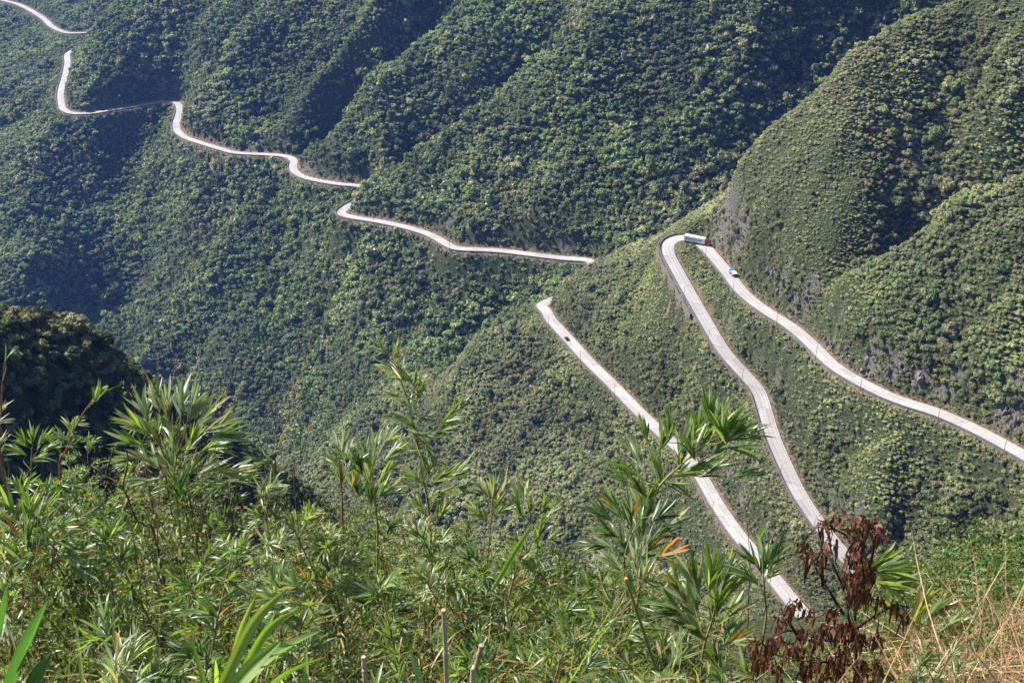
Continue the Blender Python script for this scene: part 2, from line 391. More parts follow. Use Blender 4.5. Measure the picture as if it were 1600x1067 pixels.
n1=noise(t,.05,5,.6,pos); n2=noise(t,.6,5,.65,pos); n3=noise(t,2.2,4,.7,pos)
g=ramp(t,n2.outputs[0],(.3,(.02,.03,.012)),(.52,(.05,.065,.027)),(.72,(.085,.095,.045)))
g=mixc(t,math_(t,'MULTIPLY',n1.outputs[0],.5),g,(.05,.052,.025))
rk=ramp(t,n3.outputs[0],(.38,(.03,.028,.028)),(.5,(.12,.105,.095)),(.62,(.26,.235,.21)))
so_=ramp(t,n2.outputs[0],(.3,(.17,.11,.07)),(.7,(.33,.24,.16)))
sh=ramp(t,n2.outputs[0],(.35,(.07,.06,.035)),(.6,(.22,.15,.10)))
def thr(x,s=2.6,b=-1.9):
    return math_(t,'MINIMUM',math_(t,'MAXIMUM',math_(t,'ADD',math_(t,'MULTIPLY',x,s),math_(t,'ADD',math_(t,'MULTIPLY',math_(t,'ADD',n3.outputs[0],n2.outputs[0]),2.6),b-1.2)),0.),1.)
c=mixc(t,thr(sp.outputs[2]),g,so_); c=mixc(t,thr(sp.outputs[1]),c,rk); c=mixc(t,thr(sp.outputs[0],3.2,-1.9),c,sh)
p=N(t,'ShaderNodeBsdfPrincipled'); L(t,c,p.inputs['Base Color']); p.inputs['Roughness'].default_value=.9; p.inputs['Specular IOR Level'].default_value=.15
bp=N(t,'ShaderNodeBump'); bp.inputs['Strength'].default_value=.8; bp.inputs['Distance'].default_value=.6; L(t,math_(t,'ADD',n3.outputs[0],n2.outputs[0]),bp.inputs['Height']); L(t,bp.outputs[0],p.inputs['Normal'])
L(t,p.outputs[0],o.inputs[0])
me=mesh_np("mountainside",np.stack([_X,_Y,ZG],-1).reshape(-1,3),T,mt,cols,True)
tag(link("mountainside_ground",me),"steep green mountainside folded into spurs and gullies",kind='structure')
# ------------------------------------------------------------------ road
tan=np.gradient(RD[:,:2],axis=0); tan/=np.linalg.norm(tan,axis=1)[:,None]; lft=np.stack([-tan[:,1],tan[:,0]],-1)
arc=np.r_[0,np.cumsum(np.linalg.norm(np.diff(RD[:,:2],axis=0),axis=1))]
HW_=3.35
curv=np.gradient(np.unwrap(np.arctan2(tan[:,1],tan[:,0])))/2.0
def strip(offs,zo,i0=0,i1=None):
    i1=i1 or len(RD); V=[];UV=[]
    for o_,z_ in zip(offs,zo):
        V.append(np.c_[RD[i0:i1,:2]+lft[i0:i1]*o_,RD[i0:i1,2]+z_]); UV.append(np.c_[arc[i0:i1],np.full(i1-i0,o_)])
    n=i1-i0;m=len(offs); V=np.concatenate(V);UV=np.concatenate(UV); a=np.arange(n-1)
    T=np.concatenate([np.stack([a+n*k,a+n*(k+1),a+1+n*(k+1),a+1+n*k],-1) for k in range(m-1)]); return V,T[:,::-1],UV
mr,t,o=newmat("road_concrete"); uv=N(t,'ShaderNodeUVMap',uv_map='uv'); sx=N(t,'ShaderNodeSeparateXYZ'); L(t,uv.outputs[0],sx.inputs[0]); S_,T_=sx.outputs[0],sx.outputs[1]
slab=N(t,'ShaderNodeTexWhiteNoise',noise_dimensions='2D'); cb=N(t,'ShaderNodeCombineXYZ')
L(t,math_(t,'FLOOR',math_(t,'MULTIPLY',S_,1/9.)),cb.inputs[0]); L(t,math_(t,'GREATER_THAN',T_,0.),cb.inputs[1]); L(t,cb.outputs[0],slab.inputs['Vector'])
base=ramp(t,slab.outputs[0],(0.,(.36,.355,.355)),(.5,(.43,.425,.42)),(.85,(.49,.48,.475)),(1.,(.33,.325,.32)))
st=N(t,'ShaderNodeMapping'); L(t,uv.outputs[0],st.inputs[0]); st.inputs['Scale'].default_value=(.05,.9,1)
nz=noise(t,1.,5,.6,st.outputs[0]); nf=noise(t,1.2,4,.6,uv.outputs[0])
base=mixc(t,ramp(t,nz.outputs[0],(.45,(0,0,0)),(.65,(.55,.55,.55))),base,(.43,.345,.27))
base=mixc(t,ramp(t,nf.outputs[0],(.5,(0,0,0)),(.75,(.7,.7,.7))),base,(.30,.29,.28))
absT=math_(t,'ABSOLUTE',T_)
def band(x,c,h): return math_(t,'LESS_THAN',math_(t,'ABSOLUTE',math_(t,'SUBTRACT',x,c)),h)
wear=math_(t,'GREATER_THAN',noise(t,.35,4,.7,uv.outputs[0]).outputs[0],.44)
tyre=band(absT,1.0,.28); tyre2=band(absT,2.7,.28)
base=mixc(t,math_(t,'MULTIPLY',math_(t,'ADD',tyre,tyre2),.3),base,(.2,.19,.18))
base=mixc(t,math_(t,'MULTIPLY',band(absT,.16,.07),math_(t,'MULTIPLY',wear,.55)),base,(.60,.36,.10))
base=mixc(t,math_(t,'MULTIPLY',band(absT,3.3,.07),.8),base,(.8,.8,.8))
jn=math_(t,'LESS_THAN',math_(t,'FRACT',math_(t,'MULTIPLY',S_,1/4.5)),.015)
base=mixc(t,math_(t,'MULTIPLY',jn,.8),base,(.12,.11,.10))
p=N(t,'ShaderNodeBsdfPrincipled'); L(t,base,p.inputs['Base Color']); p.inputs['Roughness'].default_value=.75; p.inputs['Specular IOR Level'].default_value=.3; L(t,p.outputs[0],o.inputs[0])
V,T,UV=strip([-HW_-.01,-HW_,-1.9,0,1.9,HW_,HW_+.01],[-1.2,.04,.08,.1,.08,.04,-1.2])
tag(link("mountain_road",mesh_np("road",V,T,mr,None,False,UV)),"pale concrete mountain road with hairpin bends",kind='structure')
# kerb gutter on the uphill side is lighter concrete; parapet on the downhill side
ra=np.array(proj(RD)).T
i_h1=int(np.argmin(np.hypot(ra[:,0]-1045,ra[:,1]-372)))      # upper hairpin
i_b=int(np.argmax(np.where(np.arange(len(RD))<len(RD)*.5,ra[:,1],0)))  # bottom of the loop, below the frame
side=np.ones(len(RD)); side[i_h1-14:i_b]=-1                  # +1: downhill is left of travel
def bandstrip(name,mat,i0,i1,s,o0,o1,z0,z1,lab=None,cat=None,group=None,kind=None):
    V,T,_=strip([s*o0,s*o0,s*o1,s*o1],[z0,z1,z1,z0],i0,i1)
    if s>0: pass
    o=link(name,mesh_np(name,V,T,mat,None,False)); tag(o,lab,cat,group,kind); return o
def idx(u,v): return int(np.argmin(np.hypot(ra[:,0]-u,ra[:,1]-v)+(visRD<.5)*200))
visRD=visible(RD,1.).astype(float)
iA=idx(925,409);iB=idx(562,291);iC=idx(279,170);iD=idx(108,85);iE=idx(112,53);iN=idx(547,320)
print("road idx",i_h1,i_b,iA,iN,iB,iC,iD,iE,len(RD))
for i0,i1,s,lab in ((0,i_h1-14,1,"low concrete parapet on the downhill edge of the uppermost road"),
                    (i_h1-14,i_b,-1,"low parapet around the truck's hairpin and down the middle road"),
                    (i_b,idx(853,484)+6,1,"low concrete parapet on the outer edge of the lowest road"),
                    (iA-18,iN+6,1,"parapet on the far road between the spur nose and the hidden bend"),
                    (iB-12,iC,1,"thin parapet on the winding far road beside the wooded spurs"),
                    (iC,iD+6,1,"parapet around the sharp far bend on the left spur"),
                    (iE-20,len(RD),1,"parapet on the farthest road at the top left corner")):
    bandstrip("parapet_wall",M_conc,i0,i1,s,3.75,4.1,-.9,.9,lab,"parapet","parapets along the mountain road")
iK=i_h1
bandstrip("retaining_wall",M_stone,iK-5,iK+35,-1,4.9,5.5,-4.2,.0,"grey stone retaining wall holding up the hairpin below the truck","retaining wall")
# ------------------------------------------------------------------ forest
rng=np.random.default_rng(7)
bm=bmesh.new(); bmesh.ops.create_icosphere(bm,subdivisions=1,radius=1); IV=np.array([v.co[:] for v in bm.verts]); IT=np.array([[v.index for v in f.verts] for f in bm.faces]); bm.free()
bm=bmesh.new(); bmesh.ops.create_icosphere(bm,subdivisions=2,radius=1); IV2=np.array([v.co[:] for v in bm.verts]); IT2=np.array([[v.index for v in f.verts] for f in bm.faces]); bm.free()
def unit(a): return a/np.maximum(np.linalg.norm(a,axis=-1,keepdims=True),1e-9)
def crown_mesh(name,seed,lumps,nleaf,ls,flat=.75,trunk=True,kind='round',fine=False):
    r=np.random.default_rng(seed); V=[];T=[];C=[];n=0
    cen=[];rad=[]
    for k in range(lumps):
        a=r.uniform(0,6.283); q=r.uniform(0,.62)**.7 if kind!='tall' else r.uniform(0,.35)
        z=r.uniform(.55,1.25)*flat if kind!='tall' else r.uniform(.3,1.7)
        cen.append((q*math.cos(a),q*math.sin(a),z-.25*q)); rad.append(r.uniform(.24,.44))
    bv,bt=(IV2,IT2) if fine else (IV,IT)
    for c,rr in zip(cen,rad):
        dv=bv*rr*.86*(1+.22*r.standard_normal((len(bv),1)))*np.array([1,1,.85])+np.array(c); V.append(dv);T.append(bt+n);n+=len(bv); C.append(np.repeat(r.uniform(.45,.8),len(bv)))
    # leaf clumps on the lumps
    k=r.integers(0,lumps,nleaf); d=unit(r.standard_normal((nleaf,3))); d[:,2]=np.abs(d[:,2])*.8-.12; d=unit(d)
    c=np.array(cen)[k]+d*(np.array(rad)[k]*r.uniform(.85,1.16,nleaf))[:,None]*np.array([1,1,.85])
    nrm=unit(d+.75*r.standard_normal((nleaf,3))); u=unit(np.cross(nrm,r.standard_normal((nleaf,3)))); v=np.cross(nrm,u)
    s=ls*r.uniform(.5,1.3,(nleaf,1))
    q=np.stack([c-u*s-v*s*.3,c+v*s*.75-u*s*.1,c+u*s+v*s*.25,c-v*s*.8+u*s*.1],1).reshape(-1,3); b=n+4*np.arange(nleaf)
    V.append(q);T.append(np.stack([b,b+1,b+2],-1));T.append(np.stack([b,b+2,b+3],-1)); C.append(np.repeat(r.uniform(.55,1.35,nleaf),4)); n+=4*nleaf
    if trunk:
        m=5; a=np.arange(m)*2*math.pi/m
        V.append(np.concatenate([np.c_[.07*np.cos(a),.07*np.sin(a),np.full(m,-.7)],np.c_[.03*np.cos(a),.03*np.sin(a),np.full(m,.5)]])); i=np.arange(m);j=(i+1)%m
        T.append(np.stack([n+i,n+j,n+m+j],-1));T.append(np.stack([n+i,n+m+j,n+m+i],-1)); C.append(np.full(2*m,.8)); n+=2*m
    C=np.concatenate(C); cc=np.stack([C,C,C],-1)
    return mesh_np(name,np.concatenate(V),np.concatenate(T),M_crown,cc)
PROTO=bpy.data.collections.new("crown_shapes")
protos=[]
def addp(me):
    o=bpy.data.objects.new("crown_%02d"%len(protos),me); PROTO.objects.link(o); protos.append(o)
for s in range(4): addp(crown_mesh("far_tree",10+s,8,190,.15))            # 0-3 far broadleaf
for s in range(2): addp(crown_mesh("far_tree",20+s,7,170,.15,kind='tall')) # 4-5 taller
for s in range(4): addp(crown_mesh("near_tree",30+s,12,620,.085,fine=True))        # 6-9 near broadleaf
for s in range(4): addp(crown_mesh("shrub",40+s,9,380,.11,flat=.55,trunk=False))  # 10-13 shrub
for s in range(3): # 14-16 grassy tuft / low scrub
    r=np.random.default_rng(60+s); n=110; a=r.uniform(0,6.283,n); q=r.uniform(0,.75,n)**.8; b=np.stack([q*np.cos(a),q*np.sin(a),np.full(n,-.1)],-1)
    d=unit(np.stack([np.cos(a)*r.uniform(.1,1,n),np.sin(a)*r.uniform(.1,1,n),r.uniform(.4,1,n)],-1)); sdv=unit(np.cross(d,r.standard_normal((n,3)))); Ln=r.uniform(.45,1.,(n,1)); wd=.085
    V=np.stack([b-sdv*wd,b+sdv*wd,b+d*Ln*.6+sdv*wd*1.2,b+d*Ln*1.05],1).reshape(-1,3); i=4*np.arange(n)
    T=np.concatenate([np.stack([i,i+1,i+2],-1),np.stack([i,i+2,i+3],-1)]); cc=np.repeat(r.uniform(.6,1.35,n),4)
    addp(mesh_np("scrub_tuft",V,T,M_crown,np.stack([cc]*3,-1)))
def jitter(x0,x1,y0,y1,s):
    X,Y=np.meshgrid(np.arange(x0,x1,s),np.arange(y0,y1,s)); X=X+rng.uniform(-.5,.5,X.shape)*s;Y=Y+rng.uniform(-.5,.5,Y.shape)*s
    X=X.ravel();Y=Y.ravel(); Z=H(X,Y); u,v,zc=proj(np.stack([X,Y,Z],-1)); k=(u>-110)&(u<1710)&(v>-170)&(v<1130)&(zc>0)
    return X[k],Y[k],Z[k],u[k],v[k]
PAL=np.array([2.35,1.85,2.15])*np.array([(.040,.075,.026),(.055,.10,.032),(.085,.125,.042),(.10,.115,.055),(.030,.05,.022),(.12,.15,.05),(.10,.108,.072),(.15,.165,.055)])
PTS=[];SCL=[];ROT=[];IDX=[];TIN=[];KIND=[]
def emit(X,Y,Z,u,v,rmin,rmax,ids,pw,kd,big=0.,dens=1.,bright=1.,clear=5.0):
    n=len(X); rd=bil(RDD,X,Y); rz=bil(_Zr,X,Y); rk=patchm(X,Y)
    r=rmin+(rmax-rmin)*rng.random(n)**1.4; r=np.where(rng.random(n)<big,r*1.6,r)
    cl=fbm(X/38.,Y/38.,3,123)                                    # clumps of tall and low growth
    r*=1+.28*cl
    r=np.where((rd<22)&(Z>rz-1.5)&(Z<rz+8),r*.75,r)
    hide=(rd<26)&(Z<rz+.5); r=np.where(hide,np.minimum(r,.45+np.maximum(rz-Z,0)*.62+rd*.02),r)    # growth below the road leaves the road in view
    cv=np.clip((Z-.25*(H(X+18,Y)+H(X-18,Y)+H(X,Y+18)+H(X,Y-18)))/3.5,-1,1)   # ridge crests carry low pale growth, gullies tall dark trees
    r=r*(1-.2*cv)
    keep=(rd>clear+r*.55)&(rng.random(n)>rk*.6)&(rng.random(n)<dens)
    idx_=rng.choice(ids,n)
    pal=np.array(pw,float); 
    w_=np.clip(fbm(X/55.,Y/55.,2,205)*.5+.5,0,1)
    cum=np.cumsum(pal/pal.sum()); sel=np.searchsorted(cum,np.clip(rng.random(n)*.6+w_*.4,0,.999))
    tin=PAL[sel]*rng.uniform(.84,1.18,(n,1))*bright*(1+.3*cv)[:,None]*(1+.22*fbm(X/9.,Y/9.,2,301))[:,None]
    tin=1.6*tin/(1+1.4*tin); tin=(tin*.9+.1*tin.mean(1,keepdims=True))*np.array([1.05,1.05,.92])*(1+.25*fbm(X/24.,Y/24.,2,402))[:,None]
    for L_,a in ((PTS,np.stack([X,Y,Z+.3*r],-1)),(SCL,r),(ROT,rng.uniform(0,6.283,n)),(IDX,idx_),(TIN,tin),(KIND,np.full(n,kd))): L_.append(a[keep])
def patchm(X,Y):
    return np.maximum(bil(soil,X,Y),bil(rock,X,Y))
# far forest
X,Y,Z,u,v=jitter(-900,620,700,2250,2.9)
k=(Y+1.1*np.abs(X)*0>700); emit(X,Y,Z,u,v,1.5,3.5,[0,1,2,3,0,1,2,3,4,5],[4,5,3,2,4,1,1.5,.4],0,big=.14,bright=1.6)
X,Y,Z,u,v=jitter(-700,620,700,1500,2.6); emit(X,Y,Z,u,v,0.8,1.4,[10,11,12,13],[3,4,4,3,2,2,1.5,1],1,bright=1.6)
# near spurs: scrub with scattered trees; the upper face carries taller wood towards the right
X,Y,Z,u,v=jitter(-340,420,330,700,1.6)
lf=(X<-60)|(Y<340); 
crest=np.clip((Z+290)/80,0,1)
wood=np.clip(.45+.75*fbm(X/45,Y/45,3,61)+.006*(u-1300)*(Z>-262)+.3*(Z<-365)-.35*(Z>-262)*(u<1330),.06,.95)
tr=rng.random(len(X))<wood*.36
emit(X[tr],Y[tr],Z[tr],u[tr],v[tr],1.1,2.4,[6,7,8,9],[4,5,4,4,4,1.5,2,.8],0,big=.14,bright=1.6)
sb=~tr; emit(X[sb],Y[sb],Z[sb],u[sb],v[sb],.75,1.9,[10,11,12,13],[1,3,5,5,.7,3,4,1.5],1,bright=1.85)
X,Y,Z,u,v=jitter(-60,330,350,700,.95); emit(X,Y,Z,u,v,.5,.95,[14,15,16,14,15,16,12,13],[.3,2,5,5,.3,3,5,1.5],1,bright=1.65,clear=4.6,dens=.85)
# dark hill on the left and the cliff below the viewpoint
X,Y,Z,u,v=jitter(-260,60,60,345,1.9); emit(X,Y,Z,u,v,1.,2.1,[6,7,8,9,10,11,12,13],[4,4,3,3,3,2,1,.6],0,big=.1,bright=.6)  # leaf tint darkened here to paint in the shade of the hill
PTS=np.concatenate(PTS);SCL=np.concatenate(SCL);ROT=np.concatenate(ROT);IDX=np.concatenate(IDX);TIN=np.concatenate(TIN);KIND=np.concatenate(KIND)
print("forest instances",len(PTS))
# the trees that show largest become things of their own
zc=proj(PTS)[2]; uu,vv,_=proj(PTS); app=SCL/zc*(KIND==0)*((uu>0)&(uu<1600)&(vv>0)&(vv<740+140*(uu>520)))
cand=np.argsort(-app)[:1500]; vis=visible(PTS[cand]+0,SCL[cand].mean()*1.3); chosen=cand[vis][:290]
def scatter_group():
    ng=bpy.data.node_groups.new("scatter","GeometryNodeTree")
    ng.interface.new_socket("Geometry",in_out='INPUT',socket_type='NodeSocketGeometry'); ng.interface.new_socket("Geometry",in_out='OUTPUT',socket_type='NodeSocketGeometry')
    n=ng.nodes; gi=n.new('NodeGroupInput');go=n.new('NodeGroupOutput'); ip=n.new('GeometryNodeInstanceOnPoints'); ci=n.new('GeometryNodeCollectionInfo')
    ci.inputs['Collection'].default_value=PROTO; ci.inputs['Separate Children'].default_value=True; ci.inputs['Reset Children'].default_value=True
    def na(name,ty):
        a=n.new('GeometryNodeInputNamedAttribute'); a.data_type=ty; a.inputs['Name'].default_value=name
        return [s for s in a.outputs if s.enabled and s.name=='Attribute'][0]
    l=ng.links; l.new(gi.outputs[0],ip.inputs['Points']); l.new(ci.outputs[0],ip.inputs['Instance']); ip.inputs['Pick Instance'].default_value=True
    l.new(na('idx','INT'),ip.inputs['Instance Index']); cx=n.new('ShaderNodeCombineXYZ'); l.new(na('rot','FLOAT'),cx.inputs[2])
    l.new(cx.outputs[0],ip.inputs['Rotation']); l.new(na('scl','FLOAT_VECTOR'),ip.inputs['Scale']); l.new(ip.outputs[0],go.inputs[0]); return ng
NG=scatter_group()
def scatter(name,sel,label):
    me=bpy.data.meshes.new(name); n=len(sel); me.vertices.add(n); P_=PTS[sel].copy(); me.vertices.foreach_set("co",P_.astype(np.float32).ravel())
    a=me.attributes.new("idx",'INT','POINT'); a.data.foreach_set("value",IDX[sel].astype(np.int32))
    a=me.attributes.new("rot",'FLOAT','POINT'); a.data.foreach_set("value",ROT[sel].astype(np.float32))
    s=SCL[sel]; sv=np.stack([s,s,s*RZ[sel]],-1); a=me.attributes.new("scl",'FLOAT_VECTOR','POINT'); a.data.foreach_set("vector",sv.astype(np.float32).ravel())
    a=me.attributes.new("tint",'FLOAT_VECTOR','POINT'); a.data.foreach_set("vector",TIN[sel].astype(np.float32).ravel())
    o=link(name,me); md=o.modifiers.new("scatter",'NODES'); md.node_group=NG; tag(o,label,kind='stuff'); return o
RZ=rng.uniform(.85,1.35,len(PTS))
rest=np.ones(len(PTS),bool); rest[chosen]=False
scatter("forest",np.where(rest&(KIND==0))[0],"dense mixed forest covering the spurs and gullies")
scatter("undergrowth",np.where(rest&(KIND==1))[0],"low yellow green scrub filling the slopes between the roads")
for i in chosen:
    p=PTS[i]; uq,vq,_z=proj(p)
    if p[1]<345: lab,gr="dark bushy tree on the shaded hill behind the twigs","trees on the shaded hill"
    elif p[2]>bil(_Zr,p[0],p[1])+6 and p[0]>70 and uq>1180: lab,gr="round leafy tree on the steep face above the uppermost road","trees on the face above the uppermost road"
    elif uq<900: lab,gr="round leafy tree on the slope left of the lowest road","trees on the slope left of the lowest road"
    elif uq<1330: lab,gr="leafy tree on the scrubby bank between the winding road levels","trees between the road levels"
    else: lab,gr="bushy tree on the slope below the uppermost road","trees below the uppermost road"
    o=bpy.data.objects.new("tree",protos[int(IDX[i])].data); COL.objects.link(o); o.location=p; s=SCL[i]; o.scale=(s,s,s*RZ[i]); o.rotation_euler=(0,0,ROT[i]); o["tint"]=[float(x) for x in TIN[i]]
    tag(o,lab,"tree",gr)
# rock outcrops on the cut faces
def rock_mesh(seed):
    r=np.random.default_rng(seed); V=[];T=[];n=0
    for k in range(6):
        c=r.uniform(-.8,.8,3)*np.array([1,.6,.7]); s=r.uniform(.35,.8); v=IV2*s; d=unit(r.standard_normal((9,3)))
        for q in d:
            h=v@q; v=v-np.maximum(h-s*.5,0)[:,None]*q
        v=v*np.array([1,.8,1.25])+.04*r.standard_normal(v.shape)+c; V.append(v);T.append(IT2+n);n+=len(v)
    return mesh_np("rock_outcrop",np.concatenate(V),np.concatenate(T),M_rock)
rms=[rock_mesh(90+i) for i in range(5)]
fr0=np.random.default_rng(5)
RL=[(1118,335,2.6),(1132,326,3.),(1145,345,2.6),(1155,358,2.6),(1140,362,2.),(1208,420,2.2),(1216,432,2.6),(1224,440,2.6),(1232,452,2.),(1262,470,2.6),(1240,460,2.4),(1315,546,2.6),(1322,560,2.2),(1352,572,2.6),(1372,568,3.),(1392,580,3.),(1402,592,2.4),(1418,584,3.2),(1440,590,2.8),(1455,603,2.4),(1578,640,3.4),(1590,655,3.6),(1560,655,2.4),(1308,695,1.6),(1300,685,1.3),(1352,168,2.2),(1362,175,2.)]
for (u_,v_,r_) in ROCK[:12]:
    for _ in range(4): RL.append((u_+fr0.uniform(-1.6,1.6)*r_,v_+fr0.uniform(-1.6,1.6)*r_,fr0.uniform(1.2,2.6)))
for i,(u,v,s) in enumerate(RL):
    p=hit(u,v); o=link("rock_outcrop",rms[i%5]); o.location=p-np.array([0,-.3*s,.3*s]); o.scale=(s,s,s); o.rotation_euler=(.3*math.sin(i),.4*math.cos(i*3),i*1.3)
    g="rocks on the cliff above the truck" if u<1160 else "rocks above the road behind the blue cab lorry" if u<1270 else "rocks in the cutting above the uppermost road" if u<1520 and v>460 else "rocks at the bare cliff by the right end of the uppermost road" if u>1500 else "small rocks showing through the scrub"
    tag(o,"grey broken "+g.replace("rocks","rock outcrop"),"rock",g)
# ------------------------------------------------------------------ street lamps and vehicles
def box(bm,x0,x1,y0,y1,z0,z1,bev=0.,tx=0.,ty=0.):
    r=bmesh.ops.create_cube(bm,size=1); vs=r['verts']
    for v in vs:
        top=v.co.z>0; v.co=Vector(((x0+x1)/2+v.co.x*(x1-x0)*(1-(tx if top else 0)),(y0+y1)/2+v.co.y*(y1-y0)*(1-(ty if top else 0)),z1 if top else z0))
    if bev: bmesh.ops.bevel(bm,geom=list({e for v in vs for e in v.link_edges}),offset=bev,segments=2,affect='EDGES',profile=.6)
def cyl(bm,p0,p1,r0,r1=None,n=10):
    p0=Vector(p0);p1=Vector(p1); r1=r0 if r1 is None else r1; d=p1-p0; M=Matrix.Translation((p0+p1)/2)@d.to_track_quat('Z','Y').to_matrix().to_4x4()
    bmesh.ops.create_cone(bm,cap_ends=True,segments=n,radius1=r0,radius2=r1,depth=d.length,matrix=M)
def part(name,fn,mat,parent,loc=(0,0,0)):
    bm=bmesh.new(); fn(bm); me=bpy.data.meshes.new(name); bm.to_mesh(me); bm.free(); me.materials.append(mat); return link(name,me,parent,loc)
def make_lamp():
    r=empty("street_lamp")
    part("pole",lambda b:(cyl(b,(0,0,-.6),(0,0,7.6),.13,.075,8),cyl(b,(0,0,-.1),(0,0,.25),.22,.2,8)),M_pole,r)
    part("arm",lambda b:(cyl(b,(0,0,7.45),(1.1,0,8.0),.055,.05,6),cyl(b,(1.1,0,8.0),(1.9,0,8.08),.05,.04,6)),M_pole,r)
    h=part("lamp_head",lambda b:box(b,1.75,2.5,-.17,.17,8.02,8.2,.05,.2,.2),M_pole,r)
    part("lens",lambda b:box(b,1.9,2.42,-.12,.12,7.99,8.017),M_lampglass,h); return r
lamp0=make_lamp()
LP=[(1105,402,"beside the front of the truck"),(1150,452,"beside the blue cab lorry"),(1276,559,"on the uppermost road above the widest bend"),(1344,611,"on the uppermost road below the rock cutting"),(1464,652,"on the uppermost road beside the dark gully"),(1567,705,"on the uppermost road near the bare cliff"),(1214,504,"on the uppermost road between the lorry and the rock cutting"),
 (1039,395,"at the outer edge of the upper hairpin"),(1077,465,"on the middle road just below the hairpin"),(1118,530,"on the straight of the middle road"),(1164,595,"at the kink of the middle road"),(1191,660,"on the middle road by the tips of the bamboo"),(1221,747,"on the middle road beside the bare red earth"),(1276,830,"on the middle road above the withered plant"),
 (857,510,"at the nose of the lowest hairpin"),(910,562,"on the lowest road below the dark car"),(961,617,"halfway along the lowest road"),(1055,717,"on the lowest road seen through the bamboo"),(1117,800,"on the lowest road right of the bamboo"),
 (701,391,"at the dip of the far road"),(585,343,"on the far road near the nose of the spur"),(362,241,"on the far road below the wooded spur")]
for k,(u,v,t_) in enumerate(LP):
    d2=np.hypot(ra[:,0]-u,ra[:,1]-v)+(visRD<.5)*200
    # the lamp foot is on the outer edge: search along the offset line
    E=np.c_[RD[:,:2]+lft*(side*4.75)[:,None],RD[:,2]]; eu,ev,_=proj(E); i=int(np.argmin(np.hypot(eu-u,ev-v)+(visRD<.5)*200))
    o=lamp0 if k==0 else copy_tree(lamp0); o.location=E[i]; n=-lft[i]*side[i]; o.rotation_euler=(0,0,math.atan2(n[1],n[0]))
    tag(o,"tall grey street lamp "+t_,"street lamp","street lamps along the mountain road")
def wheel(parent,x,y,r,w,rim):
    t=part("wheel",lambda b:cyl(b,(x,y-w/2,r),(x,y+w/2,r),r,r,18),M_black,parent)
    part("rim",lambda b:cyl(b,(x,y-w/2-.015,r),(x,y+w/2+.015,r),r*.55,r*.55,12),rim,t)
def wheels(root,xs,hw,r,w,rim=M_steel):
    for x in xs:
        for s in (-1,1): wheel(root,x,s*hw,r,w,rim)
# articulated truck, origin at mid length on the road, +x is forward
def make_truck():
    r=empty("truck")
    part("trailer_box",lambda b:box(b,-7.1,4.3,-1.28,1.28,1.15,3.95,.05),M_white,r)
    part("trailer_roof",lambda b:box(b,-7.12,4.2,-1.3,1.3,3.955,4.02,.02,0,.04),M_white,r)
    part("chassis",lambda b:(box(b,-6.9,6.6,-.5,.5,.75,1.12),box(b,-6.9,-2.2,-1.1,1.1,.95,1.12),box(b,-7.15,-7.0,-1.2,1.2,.5,1.05),box(b,-2.,1.,-1.22,-1.12,.55,1.05),box(b,-2.,1.,1.12,1.22,.55,1.05)),M_steel,r)
    part("rear_door",lambda b:(box(b,-7.15,-7.11,-1.2,-.02,1.2,3.85),box(b,-7.15,-7.11,.02,1.2,1.2,3.85)),M_white,r)
    c=part("cab",lambda b:(box(b,4.75,7.0,-1.22,1.22,.95,2.2,.12),box(b,4.75,6.95,-1.2,1.2,2.15,3.15,.14,.1,.06),box(b,5.0,6.7,-1.1,1.1,3.05,3.35,.1,.3,.1)),M_red,r)
    part("wind_deflector",lambda b:box(b,4.8,5.9,-1.,1.,3.3,3.85,.12,.45,.1),M_red,r)
    part("windscreen",lambda b:box(b,6.88,6.96,-1.02,1.02,2.2,2.95,.02,.5,.04),M_glass,r)
    for s in (-1,1):
        part("side_window",lambda b:box(b,5.7,6.6,s*1.2-.02,s*1.2+.02,2.2,2.85,0),M_glass,r)
        part("mirror",lambda b:(box(b,6.85,6.97,s*1.42-.1,s*1.42+.1,2.1,2.7,.03),cyl(b,(6.85,s*1.15,2.6),(6.9,s*1.45,2.6),.025)),M_dark,r)
        part("headlight",lambda b:box(b,6.96,7.04,s*.9-.18,s*.9+.18,1.15,1.38,.02),M_lampglass,r)
        part("fuel_tank",lambda b:cyl(b,(3.2,s*.95,.75),(4.6,s*.95,.75),.33,.33,14),M_steel,r)
    part("bumper",lambda b:box(b,6.85,7.12,-1.22,1.22,.45,.95,.06),M_red,r)
    part("grille",lambda b:[box(b,6.98,7.03,-.65,.65,1.2+.17*k,1.3+.17*k) for k in range(5)],M_dark,r)
    wheels(r,(-6.2,-5.0,-3.8),1.02,.5,.42); wheels(r,(3.0,4.2),1.02,.5,.42); wheels(r,(6.1,),1.05,.5,.3)
    for s in (-1,1):
        cu=bpy.data.curves.new("lettering",'FONT'); cu.body="PRINCIPAL DPR"; cu.size=1.25; cu.align_x='CENTER'; cu.align_y='CENTER'; cu.extrude=.006; cu.offset=.022
        o=bpy.data.objects.new("t",cu); COL.objects.link(o); dg=bpy.context.evaluated_depsgraph_get(); m=bpy.data.meshes.new_from_object(o.evaluated_get(dg)); bpy.data.objects.remove(o)
        m.materials.append(M_navy); q=link("lettering",m,r); q.location=(-1.2,s*1.292,2.5); q.rotation_euler=(R(90),0,0 if s<0 else R(180)); q.scale=(.92,1,1)
    def stripe(b):
        for s in (-1,1): box(b,-6.2,-5.3,s*1.289-.006,s*1.289+.006,2.2,3.2,0,.6)
    part("emblem",stripe,M_navy,r); return r
